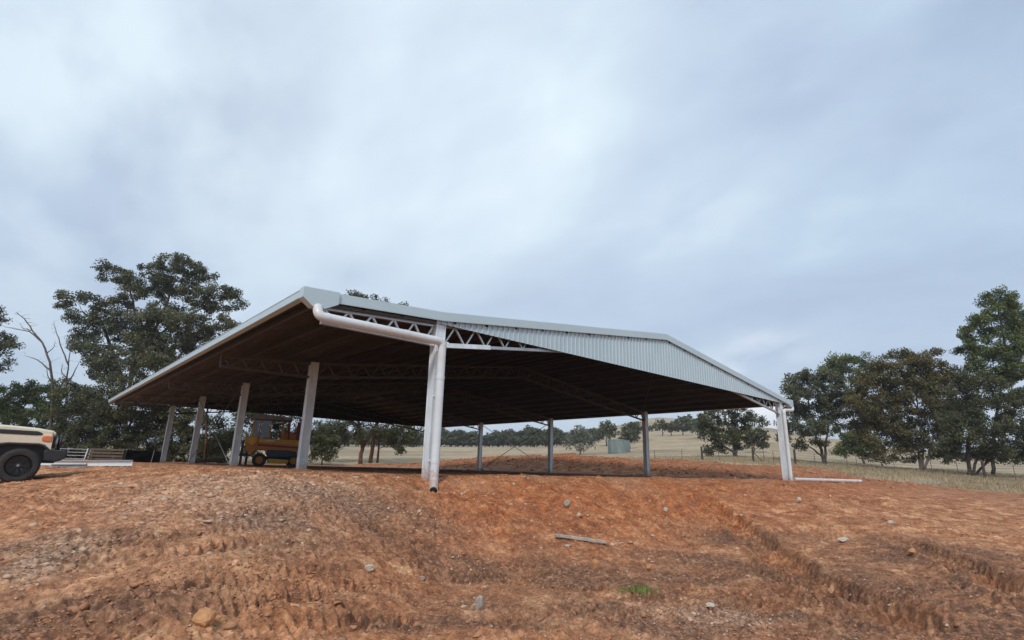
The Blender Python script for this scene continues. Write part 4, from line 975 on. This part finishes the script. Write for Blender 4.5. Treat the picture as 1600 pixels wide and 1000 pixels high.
def wheel(x_, y_, sgn):
    wd = .28; r = WR
    tyre = MB(); o_ = (x_, y_, r)
    tyre.lathe([(r*.60, .012), (r*.70, .0), (r*.86, -.004), (r*.95, .012), (r*.985, .035), (r, .07), (r, wd-.07), (r*.985, wd-.035), (r*.95, wd-.01), (r*.86, wd), (r*.60, wd-.01)], o_, (0, sgn, 0), 48)
    root_ = cb(MB().lathe([(r*.60, .0), (r*.615, -.006), (r*.60, .02), (r*.56, .05), (r*.54, .12), (r*.54, wd-.02)], o_, (0, sgn, 0), 40), 'wheel', 'rim', smooth='auto')
    tyo = cb(tyre, 'tyre', 'rubber', root_, smooth='auto')
    tr = MB()
    for i in range(44):
        a_ = 2*math.pi*i/44; c_, s2 = math.cos(a_), math.sin(a_); off = .0 if i % 2 else .012
        for (ya, yb) in ((.01+off, .085), (.105, .175), (.195, wd-.01-off)):
            tr.bar((x_+c_*r*1.0, y_+sgn*ya, r+s2*r*1.0), (x_+c_*r, y_+sgn*yb, r+s2*r), .038, .02, up=(c_, 0, s2))
    # merge the tread blocks into the tyre part
    vs = [tuple(v) for v in tr.v]; tyo_m = tyo.data
    cb(tr, 'tread', 'rubber', root_) if False else None
    import bmesh
    bm = bmesh.new(); bm.from_mesh(tyo_m); vv = [bm.verts.new(v) for v in vs]
    for f in tr.f: bm.faces.new([vv[i] for i in f])
    bm.to_mesh(tyo_m); bm.free()
    sp_ = MB()
    for i in range(8):
        a_ = 2*math.pi*i/8; c_, s2 = math.cos(a_), math.sin(a_)
        for da in (-.12, .12):
            ca_, sa_ = math.cos(a_+da), math.sin(a_+da)
            sp_.bar((x_+c_*.07, y_+sgn*.055, r+s2*.07), (x_+ca_*r*.555, y_+sgn*.03, r+sa_*r*.555), .022, .04, up=(0, 1, 0))
    sp_.lathe([(.001, .03), (.075, .035), (.085, .06), (.085, .1), (.001, .1)], o_, (0, sgn, 0), 20)
    sp_.lathe([(r*.55, .09), (.001, .09)], o_, (0, sgn, 0), 30)
    cb(sp_, 'spokes', 'rim', root_)
    cb(MB().lathe([(.001, .0), (.028, .004), (.032, .03), (.001, .03)], (x_, y_, r), (0, sgn, 0), 14), 'hub_cap', 'greybeam', root_)
wheel(0, -.17, 1); wheel(0, BW-.0, -1); wheel(-3.1, -.17, 1); wheel(-3.1, BW-.0, -1)
cb(MB().tube([(0, .05, WR), (0, BW-.2, WR)], .05, 8), 'axle', 'blackpl')

# ------------------------------------------------------------------ gear beyond the car
def beam(label, pa, pb, w, h, mat, lift=0):
    a_ = rayg(*pa); b_ = rayg(*pb); p = Vector((a_[0], a_[1], a_[2]+h/2+lift)); q = Vector((b_[0], b_[1], b_[2]+h/2+lift))
    d_ = (q-p).normalized(); r_ = d_.cross(Vector((0, 0, 1))).normalized(); u_ = r_.cross(d_); mb = MB(); t_ = .006
    mb.bar(p, q, t_, h)
    for s_ in (-1, 1): mb.bar(p+u_*s_*h/2+r_*w/2, q+u_*s_*h/2+r_*w/2, w, t_*1.5)
    return tag(mb.build('steel_beam', M[mat]), label, 'steel beam')
beam('long white steel purlin lying on the ground below the timber yard panel', (136, 728), (206, 728), .08, .17, 'whitebeam')
beam('white purlin lying nearest the beige car, left end hidden by its tyre', (30, 727), (134, 727.5), .08, .17, 'whitebeam')
beam('dark grey channel lying in front of the white purlins', (80, 729.5), (136, 729.5), .06, .08, 'greybeam')
def gpt(px_, depth, ztop_px=None):
    p = at(px_, 715, depth); g_ = gz(p[0], p[1]); 
    zt = at(px_, ztop_px, depth)[2] if ztop_px else g_; return Vector((p[0], p[1], g_)), zt
def panel(label, xa, xb, top, depth, nr, mat, raildim, rail_r, post_r, lean=0, timber=False):
    (A_, za), (B_, zb_) = gpt(xa, depth, top), gpt(xb, depth, top)
    root = thing('yard_panel', tuple(A_), label, 'yard panel')
    for P_ in (A_, B_):
        MB().tube([(P_.x, P_.y, P_.z-.1), (P_.x+lean, P_.y, za+.03)], post_r, 8).build('post', M['gal'], root)
    MB().tube([(A_.x+.12, A_.y, A_.z-.1), (A_.x+.12+lean, A_.y, za)], post_r*.8, 8).build('post', M['gal'], root)
    H = za-A_.z
    for i in range(nr):
        z = A_.z+H*(.16+.80*i/(nr-1)); 
        if timber: MB().bar((A_.x, A_.y, z), (B_.x, B_.y, z), .04, H*.17).build('rail', M['sleeper'], root)
        else: MB().tube([(A_.x+lean*(i/nr), A_.y, z), (B_.x+lean*(i/nr), B_.y, z)], rail_r, 8).build('rail', M['greybeam'], root)
panel('galvanised stock yard panel with open rails, nearest the front of the beige car', 84, 132, 700, 31, 4, 'gal', 0, .02, .035, lean=.08)
panel('stock yard panel with weathered timber rails between galvanised posts', 137, 193, 701, 31.5, 4, 'timber', 0, .03, .035, lean=.08, timber=True)
A_, za = gpt(194, 31, 703); B_, zb_ = gpt(251, 33, 704)
ts = thing('shade_cloth_screen', tuple(A_), 'low black cloth covered screen right of the yard panels, by the farthest columns', 'screen')
n = 12; mb = MB(); vs = []
for i in range(n+1):
    q = i/n; x_ = A_.x+(B_.x-A_.x)*q; y_ = A_.y+(B_.y-A_.y)*q; sag = .03*math.sin(q*12)
    for yy, zz_ in ((0, A_.z-.05), (0+sag, (A_.z+za)/2), (0, za+.02*math.cos(q*9)), (.7, za-.02), (.75, A_.z-.05)): vs.append((x_, y_+yy, zz_))
fs = []
for i in range(n):
    for k in range(4): fs.append((i*5+k, (i+1)*5+k, (i+1)*5+k+1, i*5+k+1))
fs += [tuple(range(5)), tuple(n*5+k for k in range(4, -1, -1))]
mb.add(vs, fs); mb.build('cloth', M['tarp'], ts)
for q in (0.0, .74, 1.0):
    x_ = A_.x+(B_.x-A_.x)*q; y_ = A_.y+(B_.y-A_.y)*q-.06; MB().tube([(x_, y_, A_.z-.1), (x_+.06, y_, za+.04)], .018, 6).build('post', M['galdark'] if q == 0 else M['greybeam'], ts)
# fallen log under the trees
p = at(300, 727, 36); q = at(350, 722, 37.5)
lg = MB().tube([(p[0], p[1], gz(p[0], p[1])+.12), ((p[0]+q[0])/2, (p[1]+q[1])/2, gz(p[0], p[1])+.2), (q[0], q[1], gz(q[0], q[1])+.16)], [.14, .12, .08], 9).build('fallen_log', M['barkdead'], smooth=True)
tag(lg, 'grey fallen log on the ground behind the fourth left column', 'log')

# ------------------------------------------------------------------ loose things on the soil
def rockmesh(c, rx, ry, rz_, mat, name, seed, sub=2, parent=None):
    import bmesh
    bm = bmesh.new(); bmesh.ops.create_icosphere(bm, subdivisions=sub+1, radius=1); r_ = np.random.default_rng(seed)
    dirs = r_.normal(size=(9, 3)); dirs /= np.linalg.norm(dirs, axis=1)[:, None]; offs = .55+.35*r_.random(9)
    for v in bm.verts:
        p = np.array(v.co)
        for d_, o_ in zip(dirs, offs):
            k = p@d_-o_
            if k > 0: p = p-d_*k*.9
        p = p*(1+.05*r_.normal()); v.co = (p[0]*rx, p[1]*ry, p[2]*rz_)
    me = bpy.data.meshes.new(name); bm.to_mesh(me); bm.free(); me.materials.append(M[mat]); o = bpy.data.objects.new(name, me); COL.objects.link(o); o.location = c; return o
def rock(px_, py_, w, h, mat, label, seed, name='rock'):
    p = rayg(px_, py_); dpt = (p-CAM)@CF; W_ = w*dpt/F/2; H_ = h*dpt/F/2
    return tag(rockmesh((p[0], p[1], p[2]+H_*.55), W_, W_*.8, H_*1.15, mat, name, seed), label, 'rock')
rock(749, 952, 15, 25, 'rockgrey', 'pointed grey-brown stone standing upright alone in the middle foreground', 3)
rock(316, 978, 36, 26, 'rockor', 'large orange-yellow rock at the bottom left', 5)
rock(340, 976, 26, 16, 'rockor', 'crumbly orange clod against the right side of the large orange-yellow one', 6)
rock(1249, 785, 12, 9, 'rock', 'small pale stone on the bank just below the foot of the corner column', 7)
rock(1393, 819, 13, 8, 'rock', 'pale stone on the right bank, right of the dug hollow', 8)
rock(1110, 948, 18, 7, 'rock', 'flat whitish stone in the dark soil of the right foreground', 9)
rock(1015, 890, 11, 10, 'rockor', 'pinkish stone beside the dark patch, right of the soil mound', 10)
rock(931, 888, 16, 16, 'rockor', 'brown clod on the right foot of the small soil mound', 11)
rock(577, 891, 16, 10, 'rock', 'pale stone in the middle left of the wheel-marked soil', 12)
rock(1426, 865, 16, 9, 'rockor', 'orange stone at the head of the right hand wheel rut', 13)
rock(1318, 845, 20, 8, 'rock', 'pale stone lying in the bottom of the dug hollow', 14)
rock(885, 790, 14, 12, 'rockgrey', 'brown stone high on the bank left of the middle', 15)
rock(1040, 800, 9, 8, 'rock', 'small white stone high on the bank, under the third right column', 16)
rock(660, 905, 9, 6, 'rockgrey', 'little dark stone left of the upright one', 17)
# timber offcut
a_ = rayg(868, 842); b_ = rayg(946, 852)
mb = MB(); mb.bar((a_[0], a_[1], a_[2]+.06), (b_[0], b_[1], b_[2]+.05), .09, .045)
tag(mb.build('timber_offcut', M['timber'], bevel=.004), 'grey weathered timber offcut lying on the dark soil mound', 'timber')
# green grass tuft in the soil
gp = rayg(998, 928); n = 90
Cg = gp+rng.normal(size=(40, 3))*np.array([.16, .10, .0])+np.array([0, 0, .03])
def blades(name, C_, h, w, mat, tone=None, parent=None):
    N = len(C_); a_ = rng.random(N)*6.28; e = np.stack([np.cos(a_), np.sin(a_), a_*0], 1); hh = h*(.5+rng.random(N)); l_ = rng.normal(size=(N, 3))*.35; l_[:, 2] = 1
    top = C_+l_*hh[:, None]; ww = w*(.6+.8*rng.random(N))[:, None]
    V = np.stack([C_-e*ww, C_+e*ww, top+e*ww*.25, top-e*ww*.25], 1).reshape(-1, 3)
    me = bpy.data.meshes.new(name); me.vertices.add(4*N); me.vertices.foreach_set('co', V.ravel()); fill_mesh(me, np.arange(4*N).reshape(-1, 4))
    t0 = rng.random(N); ca = me.color_attributes.new('tone', 'FLOAT_COLOR', 'POINT'); ca.data.foreach_set('color', np.repeat(np.stack([t0, t0*.5, t0*0, t0*0+1], 1), 4, 0).astype(np.float32).ravel())
    me.materials.append(mat); o = bpy.data.objects.new(name, me); COL.objects.link(o); return o
Cg = gp+rng.normal(size=(170, 3))*np.array([.15, .10, 0])
Cg[:, 2] = full_h(Cg[:, 0], Cg[:, 1]); tag(blades('green_grass', Cg, .055, .006, M['greenblade']), kind='stuff')
# dry grass standing beyond the soil
def scatter(n, az0, az1, d0, d1, cond):
    a_ = np.radians(az0+(az1-az0)*rng.random(n)); d_ = np.exp(np.log(d0)+(np.log(d1)-np.log(d0))*rng.random(n)); x_ = CAM[0]+d_*np.sin(a_); y_ = CAM[1]+d_*np.cos(a_)
    m_ = cond(x_, y_, d_); x_, y_ = x_[m_], y_[m_]; return np.stack([x_, y_, full_h(x_, y_)], 1)
def gcond(x_, y_, d_):
    g_ = np.maximum(sst(4.3, 6.5, np.maximum(x_-PX1, 0)+1.2*fbm(x_*.35, y_*.35, 3))*(d_ > 16), sst(2, 6, y_-PY1)); return rng.random(len(x_)) < g_*(.35+.9*(perlin(x_*.5, y_*.5) > -.05))
G_ = scatter(90000, 48, 100, 26, 75, gcond); tag(blades('dry_grass', G_, .16, .016, M['grassblade']), kind='stuff')
# pebbles and clods
ico_v = None
def ico():
    import bmesh
    bm = bmesh.new(); bmesh.ops.create_icosphere(bm, subdivisions=1, radius=1); v = np.array([list(q.co) for q in bm.verts]); f = np.array([[q.index for q in ff.verts] for ff in bm.faces]); bm.free(); return v, f
IV, IF = ico()
def stones(name, P_, S_, mat):
    N = len(P_); j = 1+.38*rng.normal(size=(N, len(IV), 1)); sc = S_[:, None, None]*(np.array([1, 1, .62])+.3*rng.normal(size=(N, 1, 3))*np.array([1, 1, .5]))
    V = IV[None]*j*sc; a_ = rng.random(N)*6.28; c_, s_ = np.cos(a_)[:, None], np.sin(a_)[:, None]
    V = np.stack([V[..., 0]*c_-V[..., 1]*s_, V[..., 0]*s_+V[..., 1]*c_, V[..., 2]], -1)+P_[:, None, :]+np.array([0, 0, 1])*(S_*.02)[:, None, None]
    F_ = (IF[None]+np.arange(N)[:, None, None]*len(IV)).reshape(-1, 3)
    me = bpy.data.meshes.new(name); me.vertices.add(N*len(IV)); me.vertices.foreach_set('co', V.reshape(-1, 3).ravel()); fill_mesh(me, F_, 3); me.materials.append(mat)
    o = bpy.data.objects.new(name, me); COL.objects.link(o); return tag(o, kind='stuff')
def gravw(x_, y_):
    w_ = 0
    for (px_, py_, r_) in GP: 
        w_ = np.maximum(w_, np.exp(-((x_-px_)**2+(y_-py_)**2)/(r_*r_)))
    return w_
GP = [(*ray_ground(*q[:2])[:2], q[2]) for q in [(360, 765, 1.7), (300, 772, 1.2), (420, 757, 1.5), (480, 752, 1.2), (170, 762, .7), (80, 860, .8), (30, 890, .5), (1110, 965, .5), (300, 755, 1.0)]]
def bankw(x_, y_): s_ = pad_sdf(x_, y_); return np.exp(-((s_-2.2)/2.2)**2)*sst(26, 36, np.degrees(np.arctan2(x_-CAM[0], y_-CAM[1])))
P1_ = scatter(44000, -8, 90, 4.3, 24, lambda x_, y_, d_: rng.random(len(x_)) < (.03+.7*gravw(x_, y_)*(perlin(x_*3, y_*3) > -.1)+.16*bankw(x_, y_)))
S1 = .008+.011*rng.random(len(P1_))**2+.03*(rng.random(len(P1_)) < .07)*rng.random(len(P1_)); stones('gravel', P1_, S1*(1+.45*(np.hypot(P1_[:, 0]-CAM[0], P1_[:, 1]-CAM[1]) > 9)), M['pebble'])
P2_ = scatter(90000, -10, 92, 4.3, 30, lambda x_, y_, d_: rng.random(len(x_)) < (.18+.8*(perlin(x_*.8+7, y_*.8) > .12))*np.where(pad_sdf(x_, y_) < -.6, .15, 1))
S2 = .005+.013*rng.random(len(P2_))**2+.035*(rng.random(len(P2_)) < .02)*rng.random(len(P2_)); stones('soil_clods', P2_, S2, M['clod'])
P3_ = np.stack([26.2+rng.normal(size=4500)*2.2, -4+50*rng.random(4500)], 1); P3_ = np.concatenate([P3_, full_h(P3_[:, 0], P3_[:, 1])[:, None]], 1)
stones('berm_clods', P3_, .03+.09*rng.random(len(P3_))**2, M['clod'])

# ------------------------------------------------------------------ air
hz = MB().box(-3600, 3600, -3600, 3600, -12, 140)
m, t, b = material('thin haze'); t.n.remove(b)
pv = t.new('ShaderNodeVolumePrincipled'); pv.inputs['Color'].default_value = (.86, .91, 1, 1); pv.inputs['Density'].default_value = .0004
t.link(pv.outputs[0], [n for n in t.n if n.type == 'OUTPUT_MATERIAL'][0].inputs['Volume'])
tag(hz.build('haze', m), kind='stuff')
print('ground z range', GZ.min(), GZ.max())
